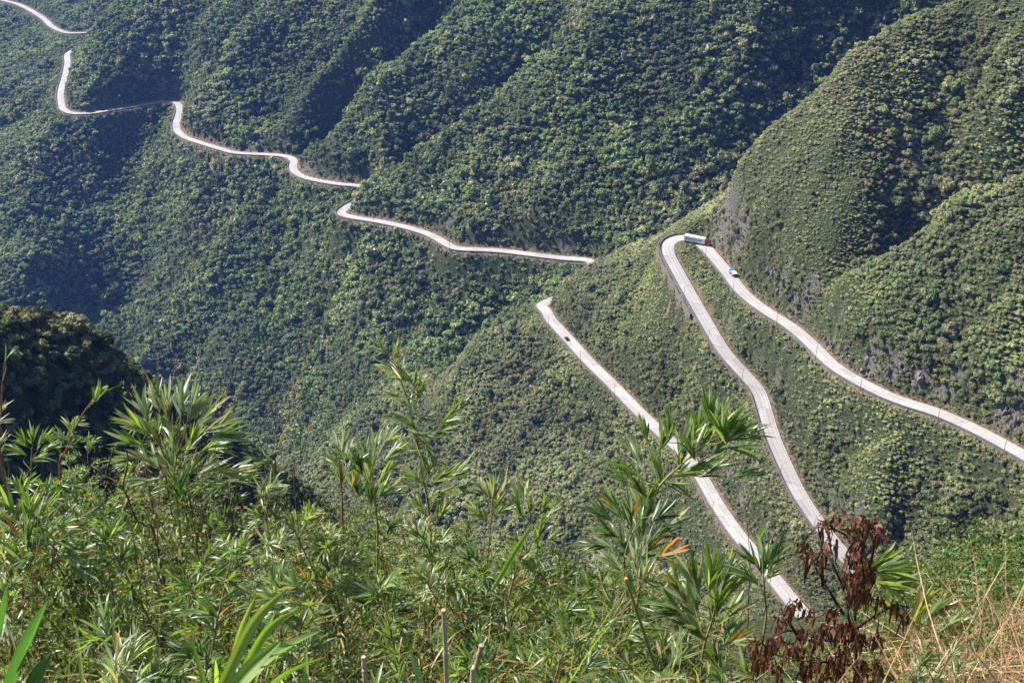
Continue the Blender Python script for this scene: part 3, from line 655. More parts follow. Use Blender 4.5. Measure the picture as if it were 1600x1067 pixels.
def make_lorry():
    r=empty("small_lorry")
    part("cab",lambda b:(box(b,1.0,2.75,-.98,.98,.6,1.35,.1),box(b,1.0,2.45,-.94,.94,1.3,2.1,.12,.18,.1)),M_blue,r)
    part("windscreen",lambda b:box(b,2.25,2.42,-.8,.8,1.4,1.95,.02,.6,.05),M_glass,r)
    part("rear_window",lambda b:box(b,1.0,1.05,-.6,.6,1.5,1.95,.01),M_glass,r)
    for s in (-1,1):
        part("side_window",lambda b:box(b,1.35,2.1,s*.93-.03,s*.93+.03,1.4,1.9,.01),M_glass,r)
        part("headlight",lambda b:box(b,2.72,2.79,s*.7-.13,s*.7+.13,.8,1.0,.02),M_lampglass,r)
        part("mirror",lambda b:box(b,2.3,2.4,s*1.12-.08,s*1.12+.08,1.4,1.7,.02),M_dark,r)
    part("load_bed",lambda b:(box(b,-3.0,.95,-1.08,1.08,.85,.98),box(b,-3.0,.95,-1.08,-1.03,.98,1.45),box(b,-3.0,.95,1.03,1.08,.98,1.45),box(b,-3.0,-2.95,-1.03,1.03,.98,1.45),box(b,.9,.95,-1.03,1.03,.98,1.5)),M_steel,r)
    part("cover",lambda b:box(b,-2.93,.88,-1.02,1.02,1.0,1.75,.1,.03,.06),M_white,r)
    part("chassis",lambda b:box(b,-2.8,2.4,-.4,.4,.5,.84),M_steel,r)
    wheels(r,(1.9,-1.9),.85,.4,.26); return r
def make_car():
    r=empty("car")
    part("body",lambda b:(box(b,-2.05,2.05,-.86,.86,.28,.85,.16,.03,.04)),M_dark,r)
    part("roof",lambda b:box(b,-1.45,.75,-.74,.74,1.3,1.42,.05,.12,.1),M_dark,r)
    part("windscreen",lambda b:box(b,.45,1.25,-.72,.72,.84,1.31,.03,.75,.1),M_glass,r)
    part("cabin_glass",lambda b:box(b,-1.75,.9,-.78,.78,.82,1.32,.04,.25,.12),M_glass,r)
    for s in (-1,1):
        part("headlight",lambda b:box(b,1.98,2.07,s*.6-.16,s*.6+.16,.58,.74,.03),M_lampglass,r)
        part("mirror",lambda b:box(b,.75,.9,s*.95-.08,s*.95+.08,.85,1.0,.02),M_dark,r)
    wheels(r,(1.3,-1.3),.76,.32,.2,M_pole); return r
def on_road(root,u,v,fwd_uv,z=.11,tilt=True):
    i=idx(u,v); d=ray(u,v); p=d*((RD[i,2]+z)/d[2]); i=int(np.argmin(np.hypot(*(RD[:,:2]-p[:2]).T))); p=d*((RD[i,2]+z)/d[2])
    d2=ray(*fwd_uv); q=d2*((RD[i,2]+z)/d2[2]); a=math.atan2(q[1]-p[1],q[0]-p[0])
    root.location=p; root.rotation_euler=(0,0,a)
    sgn=np.sign(tan[i]@np.array([math.cos(a),math.sin(a)])); g=(RD[min(i+4,len(RD)-1),2]-RD[max(i-4,0),2])/np.linalg.norm(RD[min(i+4,len(RD)-1),:2]-RD[max(i-4,0),:2])*sgn
    root.rotation_euler=(0,-math.atan(g),a)
tk=make_truck(); on_road(tk,1089.5,381,(1109,384.8)); tag(tk,"long white box trailer truck with red cab rounding the upper hairpin","truck")
tk.rotation_euler[1]=0
lo=make_lorry(); on_road(lo,1145.5,429.5,(1137,418)); lo.scale=(1.12,1.12,1.12); tag(lo,"small lorry with bright blue cab and white covered bed","lorry")
ca=make_car(); on_road(ca,885.5,530.5,(880,523)); tag(ca,"small black car on the lowest road below its hairpin","car")
# ------------------------------------------------------------------ plants in front of the viewpoint
fr=np.random.default_rng(11)
UPV=np.array([0,SS,CC]);RTV=np.array([1.,0,0]);FWV=np.array([0,CC,-SS])
C_GL=(.25,.31,.19);C_GR=(.16,.235,.065);C_YG=(.33,.39,.11);C_DK=(.095,.16,.06);C_OR=(.62,.21,.035);C_TAN=(.45,.33,.18);C_LT=(.24,.36,.07);C_SHEEN=(.46,.50,.39)  # last tone paints the silvery sheen of leaves into their base colour
class Leaves:
    def __init__(s): s.a=[]
    def add(s,base,d,n,Ln,W,bend,col,prof=0,rim=False):
        base=np.atleast_2d(base); m=len(base)
        if rim:                                   # keep the rim of the thicket where it is: nothing loose stands above it
            u_,v_,_q=proj(base+unit(d)*np.asarray(Ln)[:,None]); k_=v_>np.interp(u_,[a for a,b in VT],[b for a,b in VT])+8
            base=base[k_]; d=d[k_]; n=n[k_]; Ln=Ln[k_]; W=W[k_]; bend=bend[k_]; col=col[k_]; m=len(base)
        f=lambda x,k:np.broadcast_to(np.asarray(x,float),(m,k) if k>1 else (m,)).copy()
        s.a.append((base,unit(f(d,3)),f(n,3),f(Ln,1),f(W,1),f(bend,1),f(col,3),np.full(m,prof)))
    def mesh(s,name,mat):
        B,D,Nn,Ln,W,Be,C,Pf=[np.concatenate([a[k] for a in s.a]) for k in range(8)]
        m=len(B); side=unit(np.cross(D,Nn)); nr=unit(np.cross(side,D))
        ts=np.array([0,.16,.42,.74]); PR=np.array([[.3,.85,1,.62],[.95,1,.92,.6],[.25,.8,1,.8]])
        V=np.empty((m,13,3)); g=np.array([0,0,-1.]); curl=fr.uniform(-.12,.12,(m,1))
        def ctr(t): return B+D*(Ln*t)[:,None]+g*(Be*Ln*t*t)[:,None]+side*curl*(Ln*t*t)[:,None]
        for k,t in enumerate(ts):
            c=ctr(t); hw=(PR[Pf,k]*W*.5)[:,None]
            V[:,3*k]=c-side*hw+nr*hw*.35; V[:,3*k+1]=c; V[:,3*k+2]=c+side*hw+nr*hw*.35
        V[:,12]=ctr(1.)
        q=[]
        for k in range(3):
            a=3*k
            for j in (0,1): q+=[(a+j,a+j+1,a+j+4),(a+j,a+j+4,a+j+3)]
        q+=[(9,10,12),(10,11,12)]
        T=(np.array(q)[None]+13*np.arange(m)[:,None,None]).reshape(-1,3)
        cc=np.repeat(C[:,None,:],13,1); cc[:,1::3]*=1.18; cc[:,9:]*=np.array([1.08,1.0,.9])
        return mesh_np(name,V.reshape(-1,3),T,mat,cc.reshape(-1,3),True)
class Tubes:
    def __init__(s): s.V=[];s.T=[];s.C=[];s.n=0
    def add(s,pts,r0,r1,col,k=5,node=None):
        P_=np.asarray(pts,float); n=len(P_); tg=unit(np.gradient(P_,axis=0)); a=np.array([.31,.17,.93]); x=unit(np.cross(tg,a)); y=np.cross(tg,x)
        th=np.arange(k)*2*math.pi/k; rr=np.linspace(r0,r1,n)
        if node: rr=rr*np.where(np.arange(n)%node==0,1.3,1.)
        ring=P_[:,None]+rr[:,None,None]*(np.cos(th)[None,:,None]*x[:,None]+np.sin(th)[None,:,None]*y[:,None])
        i,j=np.meshgrid(np.arange(n-1),np.arange(k),indexing='ij'); a0=s.n+i*k+j; b0=s.n+i*k+(j+1)%k
        s.V.append(ring.reshape(-1,3)); s.T.append(np.stack([a0,b0,b0+k,a0+k],-1).reshape(-1,4)); s.n+=n*k
        c=np.broadcast_to(np.asarray(col,float),(n,3))*fr.uniform(.8,1.2,(n,1)); s.C.append(np.repeat(c,k,0))
    def mesh(s,name,mat): return mesh_np(name,np.concatenate(s.V),np.concatenate(s.T),mat,np.concatenate(s.C),True)
def curve(P_,n=10):
    P_=np.asarray(P_,float); t=np.linspace(0,len(P_)-1,n*(len(P_)-1)+1); out=[]
    for q in t:
        i=min(int(q),len(P_)-2); f=q-i; p0=P_[max(i-1,0)];p1=P_[i];p2=P_[i+1];p3=P_[min(i+2,len(P_)-1)]
        out.append(.5*((2*p1)+(-p0+p2)*f+(2*p0-5*p1+4*p2-p3)*f*f+(-p0+3*p1-3*p2+p3)*f**3))
    return np.array(out)
def fan(Lv,base,d,n,Ln,W,spread,pal,bend=.12,dead=.008):
    """a bamboo spray: leaves alternating along a short twig that ends in a tuft"""
    d=unit(np.asarray(d,float)); x=unit(np.cross(d,fr.standard_normal(3))); y=np.cross(d,x)
    a=fr.uniform(0,6.283,n); s=spread*np.sqrt(fr.uniform(.03,1,n)); dd=d+(np.cos(a)*s)[:,None]*x+(np.sin(a)*s)[:,None]*y
    b=base+d*(fr.uniform(-.45,.1,n)*Ln)[:,None]
    pal=np.array(pal); c=pal[fr.integers(0,len(pal),n)]*fr.uniform(.75,1.25,(n,1)); dm=fr.random(n)<dead; c[dm]=np.array(C_OR)*fr.uniform(.7,1.1)
    Lv.add(b,dd,fr.standard_normal((n,3))*.6+np.array([0,-.3,1.]),Ln*fr.uniform(.6,1.12,n),W*fr.uniform(.75,1.2,n),bend*fr.uniform(.2,2.2,n),c)
P_MIX=[C_GL,C_GL,C_GR,C_YG,C_GL,C_SHEEN,C_GR,C_GL,C_YG,C_TAN];P_SIL=[C_SHEEN,C_GL,C_GL,C_SHEEN,C_SHEEN,C_GL,C_TAN,C_SHEEN];P_GRN=[C_GR,C_GR,C_YG,C_GL];P_DEEP=[C_GR,C_DK,C_GL,C_GR];P_YEL=[C_YG,C_LT,C_GR]
def img_dir(ang,depth): return RTV*math.cos(R(ang))+UPV*math.sin(R(ang))+FWV*depth
def hero(label,Y,stem,clusters,pal,name="bamboo",stemcol=(.30,.26,.10),r0=.007,root=True,width=.105,group=None,spread=.55,bend=.10):
    """stem: picture points of the cane at distance Y; clusters (u,v,angle,leaves,leaf length px)"""
    o=empty(name); Lv=Leaves(); Tb=Tubes(); pts=[PY(u,v,Y+dy) for (u,v,*r) in stem for dy in [r[0] if r else 0.]]
    if root:
        g=pts[0].copy(); g[2]=float(H(g[0]-.05,g[1]-.1))-.05; g[:2]+=np.array([-.05,-.1])
        if g[2]<pts[0][2]-.05: pts=[g]+pts
    cv=curve(pts,8); Tb.add(cv,r0,r0*.35,stemcol,6,node=4)
    for c in clusters:
        u,v,an,n,lp=c[:5]; Yc=Y+fr.uniform(-.22,.22); b=PY(u,v,Yc); dep=b[1]*CC-b[2]*SS; Lm=lp*dep/F
        d=img_dir(an,fr.uniform(-.35,.35)); k=int(np.argmin(np.linalg.norm(cv-(b-d*.12),axis=1))); k=max(0,k-fr.integers(0,5))
        e=b-d*Lm*.35; mid=(cv[k]+e)/2+d*.03-np.array([0,0,.01]); Tb.add(curve([cv[k],mid,e,b],4),r0*.34,.0014,(.22,.22,.08),4)
        fan(Lv,b,d,int(n*1.7),Lm,Lm*width,spread,c[5] if len(c)>5 else pal,bend)
    o.location=pts[0]; q=-np.array(pts[0])
    for nm,me in (("cane",Tb.mesh("cane",M_twig)),("leaves",Lv.mesh("leaves",M_leaf))):
        me.transform(Matrix.Translation(Vector(q))); link(nm,me,o)
    tag(o,label,"bamboo",group); return o
# --- the plants that stand out one by one
hero("tall leaning bamboo standing clear of the thicket against the valley slope",6.2,[(668,905),(672,840),(668,780),(658,735),(652,690),(640,640),(628,600),(608,560),(590,530)],
 [(592,535,118,7,26,P_SIL),(600,548,140,7,30),(618,552,75,9,30),(606,575,150,8,34),(625,580,100,9,34),(632,590,150,8,38,P_GRN),(648,600,60,8,34),(655,612,75,9,36),(626,622,160,8,40,P_GRN),(640,635,110,8,36),(630,655,165,8,40),(668,650,20,7,34),(700,655,35,9,40,P_GRN),(712,640,50,9,38),(690,675,15,8,38,P_GRN),(655,680,-20,7,34),(645,665,130,7,34),
  (668,700,-60,7,34,P_GRN),(660,720,-80,8,34),(640,700,150,8,36),(680,715,-30,7,34),(650,745,150,8,40),(640,760,170,7,38),(690,745,30,9,44,P_GRN),(715,740,35,9,44),(690,770,10,8,42),(672,735,80,7,34),(720,760,-20,7,40),(655,790,120,8,40),(690,800,60,8,44)],P_MIX,r0=.009,width=.1)
hero("bushy bamboo reaching over the lowest road with fans of long leaves",5.0,[(1000,905),(1003,850),(1010,800),(1030,760),(1062,728),(1095,700),(1130,680),(1160,668)],
 [(1008,675,100,8,48),(1035,690,75,9,54),(1045,672,85,9,52,P_GRN),(1000,720,110,8,48,P_SIL),(1090,672,95,10,58),(1108,650,92,12,62,P_GRN),(1125,655,65,11,60),(1140,665,45,11,60),(1150,678,30,10,60,P_GRN),(1165,680,20,10,56),(1150,700,0,9,56),(1120,700,60,10,54,P_GRN),(1080,700,110,9,52),(1065,715,80,9,54),(1030,730,100,9,50),(1075,735,20,9,50),(1100,725,15,9,52),(1110,735,30,8,50,P_DEEP),(1160,740,15,9,46,P_DEEP),
  (1000,760,120,9,50),(1020,765,60,9,50),(985,735,140,8,46),(1045,755,-10,8,48),(1000,790,100,9,52),(970,745,130,8,46),(1130,675,110,10,58),(1070,690,60,9,54),(1095,690,40,10,56,P_GRN)],P_GRN,r0=.009,width=.095,spread=.42)
hero("dense bamboo under the one that leans over the lowest road",4.7,[(985,1000),(980,930),(975,880),(985,840),(1000,810)],
 [(940,800,140,9,52,P_DEEP),(960,790,120,9,52),(985,800,95,9,52),(1010,800,70,9,54),(1035,800,40,9,50),(950,830,150,9,54,P_DEEP),(1000,830,80,10,54),(1030,835,20,8,54),(1055,815,25,7,46,P_SIL),(935,850,170,8,50),(970,850,110,9,52),(1010,860,50,9,54),(960,880,130,9,52,P_SIL),(995,880,90,9,52,P_SIL),(1030,870,40,9,50)],P_DEEP,r0=.008)
hero("wide silver green bamboo fan in front of the dark hill",4.8,[(290,940),(285,870),(278,800),(272,740),(280,700)],
 [(225,640,110,9,52,P_SIL),(245,625,105,9,54,P_SIL),(262,632,92,9,54,P_SIL),(285,628,85,9,54,P_SIL),(300,640,70,9,54,P_SIL),(322,650,48,9,54),(340,665,25,9,58),(350,680,15,8,56),(215,665,140,9,52),(205,690,160,8,52,P_GRN),(240,680,120,9,56,P_GRN),(270,680,95,9,54),(300,690,60,9,56),(330,700,20,9,56),(200,715,175,8,50,P_GRN),(235,720,140,8,54),(265,730,120,8,54),(300,735,50,8,52),(330,735,10,8,54),(355,735,12,8,56,P_SIL),(370,745,20,9,54),(230,750,190,8,50),(280,760,90,8,50,P_DEEP)],P_MIX,r0=.008,width=.1)
hero("bamboo shoot with one orange leaf rising before the dark hill",5.2,[(95,760),(105,700),(125,655),(145,625),(157,612)],[(157,614,62,8,36,P_YEL),(150,618,70,5,34,P_YEL),(118,660,20,6,32,P_SIL),(112,668,110,8,34,P_GRN),(100,685,150,8,34),(90,700,115,7,34)],P_GRN,r0=.006,stemcol=(.25,.10,.06))
hero("thin bamboo tip standing at the left edge before the dark hill",4.6,[(2,720),(0,680),(2,640),(4,600),(10,555)],[(10,558,70,4,30,P_YEL),(2,640,60,6,26,P_SIL),(-4,660,30,7,30,P_SIL),(0,690,80,6,30)],P_SIL,r0=.006,stemcol=(.25,.12,.08))
hero("low green bamboo rosette at the left rim of the thicket",5.4,[(45,790),(48,740),(50,700)],[(38,690,120,9,32),(50,685,90,9,34),(65,690,60,9,34),(75,700,30,8,32),(30,705,150,8,32),(60,715,20,8,34)],P_GRN,r0=.006)
hero("pale pointed bamboo tuft right of the dry twigs",5.6,[(535,800),(532,750),(530,715)],[(528,700,110,6,34,P_SIL),(536,698,80,6,36,P_SIL),(545,706,60,6,34,P_SIL),(520,720,140,7,36),(548,730,50,8,42),(530,740,110,8,42,P_DEEP),(556,745,70,8,44)],P_MIX,r0=.006,stemcol=(.28,.12,.08))
hero("large silvery bamboo spray left of the tall leaning bamboo",5.6,[(590,860),(588,800),(582,750),(585,715)],[(570,710,100,9,44),(585,700,85,9,46,P_SIL),(600,695,62,9,48,P_SIL),(612,710,40,9,46,P_SIL),(560,725,115,9,46,P_DEEP),(578,740,95,9,48),(600,740,60,9,46),(556,755,100,9,50,P_DEEP),(580,770,80,9,50,P_DEEP),(604,765,40,8,44)],P_MIX,r0=.007)
hero("upright bamboo fan right of the tall leaning bamboo",5.6,[(760,900),(765,840),(768,800),(770,775)],[(760,770,110,9,40,P_SIL),(772,762,85,9,44),(785,765,65,9,42,P_SIL),(775,790,80,9,44,P_GRN),(750,800,130,8,42),(790,795,30,8,42)],P_MIX,r0=.006)
hero("slender bamboo with folded silver leaves above the near slope",5.3,[(835,960),(825,890),(820,830),(815,790)],[(808,775,118,6,44,P_SIL),(820,772,95,6,44,P_SIL),(830,790,80,7,40),(812,800,120,7,42,P_YEL),(850,790,65,8,40,P_GRN),(860,800,50,7,38),(845,830,60,7,42)],P_MIX,r0=.006,stemcol=(.5,.38,.22))
hero("dark pointed bamboo tip in front of the lowest road",4.4,[(1195,980),(1195,930),(1192,890),(1188,860)],[(1186,850,100,4,46,P_DEEP),(1180,880,120,7,54,P_DEEP),(1195,880,80,7,54,P_DEEP),(1210,870,65,6,50,P_DEEP),(1170,900,140,7,50,P_DEEP),(1205,893,50,6,44,P_DEEP)],P_DEEP,r0=.006,width=.12)
hero("spreading bamboo left of the withered plant with broad blue green leaves",4.2,[(1090,1075),(1100,1010),(1115,960),(1120,920)],[(1060,920,120,8,66),(1085,905,105,9,68),(1110,900,85,9,66,P_GRN),(1130,905,70,9,66),(1135,925,65,9,60),(1050,950,150,8,64,P_DEEP),(1080,945,120,9,66),(1120,945,80,9,64,P_GRN),(1140,960,40,9,58),(1040,985,170,8,64),(1090,985,130,8,62),(1140,985,60,8,60),(1150,1000,30,8,56),(1060,1020,180,8,60,P_DEEP),(1120,1030,100,8,58)],P_MIX,r0=.008,width=.12)
hero("broad leaved bamboo right of the withered plant",4.2,[(1420,1090),(1425,1030),(1432,990),(1440,960)],[(1400,960,140,7,62),(1440,945,70,8,64),(1460,955,45,8,64),(1400,990,165,8,60),(1440,985,100,8,62),(1475,985,25,8,64,P_GRN),(1420,1020,150,8,60),(1470,1020,20,8,62),(1385,1025,180,7,58),(1500,1010,30,7,58,P_GRN),(1450,1050,60,8,60,P_DEEP)],P_MIX,r0=.008,width=.14)
hero("green bamboo spray crossing behind the top of the withered plant",4.5,[(1350,985),(1360,930),(1375,900)],[(1385,890,10,8,60,P_GRN),(1400,905,5,8,58,P_GRN),(1390,915,-10,7,56),(1375,880,35,7,52),(1345,890,150,6,46,P_DEEP)],P_GRN,r0=.006,width=.13)
hero("shining blue green bamboo at the left edge of the thicket",4.0,[(60,960),(50,900),(40,850),(35,820)],[(20,800,110,9,54,P_GRN),(45,795,85,9,56),(65,805,60,9,54),(10,830,150,9,54),(40,835,100,9,54,P_GRN),(75,835,30,9,56),(95,820,25,8,54,P_SIL),(30,870,130,9,54,P_DEEP),(70,870,30,9,56,P_SIL),(110,865,5,8,58,P_SIL),(120,885,-5,8,58,P_SIL),(0,870,170,8,50)],P_MIX,r0=.008)
hero("arching bamboo with two tan dead leaves at its tip",4.4,[(930,1010),(985,940),(1010,900),(1040,868)],[(1042,866,8,2,56,[C_TAN,C_OR]),(1040,860,50,2,50,[C_OR]),(1010,890,70,7,46,P_SIL),(985,915,120,7,48),(960,950,140,8,50),(1005,905,-20,6,46),(960,960,60,7,48,P_SIL)],P_MIX,r0=.006,stemcol=(.42,.22,.10))
# --- broad sword leaves
def blades(label,Y,Ls,cat="grass",name="sword_leaf_plant",pal=(C_LT,C_YG)):
    o=empty(name); base=PY(Ls[0][0],Ls[0][1],Y); base[2]=float(H(base[0],base[1])); o.location=base
    for (u0,v0,u1,v1,w,bend) in Ls:
        a=PY(u0,v0,Y+fr.uniform(-.08,.08)); b=PY(u1,v1,Y+fr.uniform(-.15,.25)); 
        g=a+(a-b)*.35; n=24; P3=curve([g,a,(a+b)/2+UPV*bend*np.linalg.norm(b-a),b],8); k=len(P3); tt=np.linspace(0,1,k)
        dep=a[1]*CC-a[2]*SS; hw=w*dep/F/2*.66*np.clip((1-tt)*3.2,0,1)**.8*np.clip(.55+tt*1.2,0,1); tg=unit(np.gradient(P3,axis=0)); sd_=unit(np.cross(tg,-FWV+.7*fr.standard_normal(3))); nr=unit(np.cross(sd_,tg))
        cols5=5; V=[];C_=[];c0=np.array(pal[fr.integers(0,len(pal))])*fr.uniform(.85,1.15)
        for q,x in enumerate(np.linspace(-1,1,cols5)):
            V.append(P3+sd_*(hw*x)[:,None]+nr*(hw*abs(x)*.4)[:,None]); C_.append(np.repeat((c0*(1.12 if q%2 else .9))[None],k,0)*(1+.1*np.sin(tt*9+q)[:,None]))
        V=np.stack(V,1).reshape(-1,3)-base; C_=np.stack(C_,1).reshape(-1,3); i,j=np.meshgrid(np.arange(k-1),np.arange(cols5-1),indexing='ij'); a0=i*cols5+j
        T=np.stack([a0,a0+1,a0+cols5+1,a0+cols5],-1).reshape(-1,4); link("blade",mesh_np("blade",V,T,M_leaf,C_,True),o)
    tag(o,label,cat); return o
blades("dark green sword leaves in the bottom left corner",2.3,[(10,1085,74,938,34,.02),(40,1085,82,1018,30,.03),(-5,985,10,915,24,.0),(30,1080,46,1030,20,0)],pal=((.07,.15,.05),(.06,.13,.055)))
blades("bright yellow green arching sword leaves at the bottom of the thicket",2.6,[(345,1075,450,918,26,.10),(365,1080,500,985,28,.08),(355,1085,440,1000,34,.05),(372,1080,430,955,22,.02),(350,1090,400,930,18,.12),(362,1085,470,950,20,.14),(325,1085,300,1000,18,.05),(410,1085,455,990,18,.05),(400,1085,508,1025,24,.06),(335,1085,336,1030,22,.0),(380,1085,395,1010,24,.02)],pal=(C_LT,(.30,.42,.09),C_YG))
blades("single upright pointed green leaf at the bottom edge",2.7,[(478,1085,478,1008,15,.0)],pal=(C_YG,))
blades("row of small pointed leaves in the lower left",2.9,[(128,1050,118,970,12,0),(142,1050,136,995,10,.0),(230,1030,242,985,11,.03),(262,1075,330,995,8,.02),(180,1075,176,1020,7,0),(106,1060,110,1010,8,.02)],pal=(C_YG,C_GR))
blades("long narrow grass leaf crossing the middle of the thicket",3.6,[(785,895,832,818,13,.02)],pal=(C_LT,))
blades("very long thin leaf slanting up from the bottom edge",2.9,[(885,1075,962,965,13,.02)],pal=(C_YG,C_LT))
blades("wide flat leaves in the shade below the tall leaning bamboo",3.2,[(700,1075,690,985,22,.03),(715,1075,735,985,24,.02),(800,1010,790,950,20,.03),(660,1070,640,1010,20,.03),(745,1075,765,1000,18,0)],pal=(C_GR,(.06,.14,.04)))
# --- cut canes
def cane(label,pts,Y,r,mat=M_cane):
    o=empty("cut_cane"); P3=[PY(u,v,Y) for u,v in pts]; g=P3[0]+(P3[0]-P3[-1])*.5; g[2]=min(g[2],float(H(g[0],g[1]))); P3=[g]+P3; o.location=P3[0]; T_=Tubes(); T_.add(curve(P3,6)-P3[0],r*1.1,r*.9,(.42,.34,.22),8,node=5); link("stalk",T_.mesh("stalk",mat),o)
    bm=bmesh.new(); q=Vector(P3[-1]-P3[0]); cyl(bm,q-Vector((0,0,.004)),q+Vector((0,0,.006)),r*1.0,r*.95,9); me=bpy.data.meshes.new("cut_end"); bm.to_mesh(me); bm.free(); me.materials.append(M_cane); link("cut_end",me,o)
    tag(o,label,"cane"); return o
cane("tall tan cane standing upright left of the thicket centre",[(698,1080),(696,1010),(693,955)],2.6,.0068)
cane("tan cane leaning slightly right beside the tall cut cane",[(738,1080),(745,1040),(752,1010)],2.6,.008)
cane("short cane stump with a pale cut top",[(572,1080),(570,1050),(568,1028)],2.5,.0065)
cane("long green cane climbing through the right half of the thicket",[(1035,1075),(1020,1030),(1000,970),(985,925),(978,905)],3.4,.006,M_greencane)
# --- withered plant
def withered():
    o=empty("withered_plant"); Y=3.15; Tb=Tubes(); Lv=Leaves(); rootp=PY(1330,1075,Y); rootp[2]=float(H(rootp[0],rootp[1])); o.location=rootp
    stems=[[(1335,1075),(1338,1010),(1336,950),(1338,900),(1345,850),(1350,822)],[(1335,1000),(1325,960),(1318,920),(1300,880),(1282,845),(1278,815)],[(1318,960),(1300,930),(1282,900),(1255,855)],[(1340,930),(1360,880),(1372,830),(1390,835)],[(1336,1000),(1290,1000),(1230,985),(1195,1010)],[(1336,1040),(1300,1035),(1240,1030),(1205,1020)],[(1340,980),(1370,960),(1400,945),(1420,950)],[(1250,1000),(1225,960),(1215,955)],[(1338,880),(1365,850),(1345,815),(1312,800)],[(1300,890),(1270,880),(1250,870)],[(1285,915),(1284,860),(1280,840)],[(1345,870),(1320,835),(1290,825)]]
    curves=[]
    for s_ in stems:
        P3=curve([PY(u,v,Y+fr.uniform(-.12,.12)) for u,v in s_],6); curves.append(P3); Tb.add(P3,.006,.0022,(.05,.03,.025),5)
    g=curve([rootp,PY(1335,1075,Y)],4); Tb.add(g,.009,.007,(.05,.03,.025),6)
    cl=[(1340,850,16),(1330,870,16),(1350,880,20),(1345,900,22),(1335,925,20),(1360,900,18),(1350,930,18),(1325,900,12),(1300,960,16),(1315,985,18),(1290,985,16),(1275,1000,14),(1330,980,20),(1345,1000,18),(1320,1020,20),(1300,1035,18),(1275,1035,14),(1250,1020,12),(1255,990,12),(1205,1005,14),(1185,1030,10),(1180,1010,10),(1215,1000,8),(1345,1040,16),(1370,1000,10),(1240,955,10),(1242,945,7),(1222,975,8),(1400,950,9),(1412,965,8),(1375,940,8),(1330,820,10),(1350,815,10),(1365,825,9),(1380,835,8),(1310,815,8),(1290,825,8),(1255,850,7),(1262,870,7),(1285,865,7),(1340,835,9),(1300,850,6),(1215,1045,8),(1310,1050,12),(1260,1050,12),(1290,1060,12),(1200,1035,10),(1235,1010,10),(1265,960,9),(1370,1040,9),(1340,1065,12)]
    for u,v,n in cl:
        n=int(n*3.1)
        b=np.array([PY(u+fr.uniform(-9,9),v+fr.uniform(-12,6),Y+fr.uniform(-.15,.12)) for _ in range(n)])
        d=np.array([0,0,-1.])+fr.standard_normal((n,3))*(.35 if v>845 else .8); pal=np.array([(.14,.055,.035),(.09,.04,.03),(.24,.12,.075),(.06,.032,.025),(.15,.05,.03)])
        Lv.add(b,d,fr.standard_normal((n,3)),fr.uniform(.014,.04,n),fr.uniform(.005,.014,n),fr.uniform(-1.6,1.8,n),pal[fr.integers(0,5,n)],2)
        k=[c for c in curves]; c=k[int(np.argmin([np.linalg.norm(c-b[0],axis=1).min() for c in k]))]; q=c[int(np.argmin(np.linalg.norm(c-b[0],axis=1)))]
        Tb.add(curve([q,(q+b.mean(0))/2+np.array([0,0,.03]),b.mean(0)],4),.0022,.0012,(.06,.03,.025),4)
    for nm,me in (("stems",Tb.mesh("stems",M_twig)),("dead_leaves",Lv.mesh("dead_leaves",M_dead))):
        me.transform(Matrix.Translation(Vector(-rootp))); link(nm,me,o)
    tag(o,"withered dark red brown plant with hanging crumpled leaves","dead plant")
withered()
# --- dry twigs with seed heads against the valley
def twig(label,Y,lines,heads,col=(.13,.08,.06),r=.0035,headcol=(.42,.36,.2)):
    o=empty("dry_twig"); Tb=Tubes(); Lv=Leaves(); b=PY(*lines[0][0],Y); b[2]=float(H(b[0],b[1])); o.location=b
    for k,l in enumerate(lines):
        P3=[PY(u,v,Y+fr.uniform(-.03,.03)) for u,v in l]
        if k==0: P3=[b]+P3
        Tb.add(curve(P3,5),r*(1 if k==0 else .7),r*.4,col,5,node=3)
    for u,v in heads:
        n=12; p=PY(u,v,Y); Lv.add(p+fr.standard_normal((n,3))*.006,fr.standard_normal((n,3))+np.array([0,0,.5]),fr.standard_normal((n,3)),fr.uniform(.008,.018,n),fr.uniform(.004,.007,n),0,np.array(headcol)*.7*fr.uniform(.7,1.3,(n,1)),2)
    m1=Tb.mesh("stem",M_twig); m2=Lv.mesh("seed_heads",M_dead)
    for nm,me in (("stem",m1),("seed_heads",m2)): me.transform(Matrix.Translation(Vector(-b))); link(nm,me,o)
    tag(o,label,"twig","dry twigs rising from the thicket"); return o
twig("tallest dry twig rising before the edge of the dark hill",5.2,[[(282,690),(277,620),(273,570),(268,525)],[(274,590),(283,575),(288,545)],[(275,600),(268,590)],[(269,535),(260,526)],[(276,565),(270,560)]],[(277,563),(268,524),(260,526)])
twig("forked dry twig with three pale tips on the dark hill",5.2,[[(215,660),(208,625),(200,610),(192,603)],[(206,620),(209,604)],[(207,624),(194,617)]],[(192,602),(209,603),(194,616)])
twig("straight dry twig with a flat seed head",5.2,[[(222,700),(222,630),(225,590),(224,582)]],[(224,580),(222,583)])
twig("short dry twig beside the straight one with the flat head",5.3,[[(248,680),(247,630),(246,590)],[(247,620),(236,590)]],[(246,588),(240,608)])
twig("dry twig with clustered pale pods below its fork",5.1,[[(350,720),(346,650),(345,610),(343,582)],[(348,640),(360,600),(359,585),(370,568)],[(349,650),(355,615)]],[(345,612),(347,620),(340,622),(352,617),(371,566),(343,582)],headcol=(.6,.55,.25))
twig("curved dry twig at the right of the pods",5.1,[[(362,700),(366,640),(371,630),(370,617)],[(365,660),(345,650)]],[(370,617)])
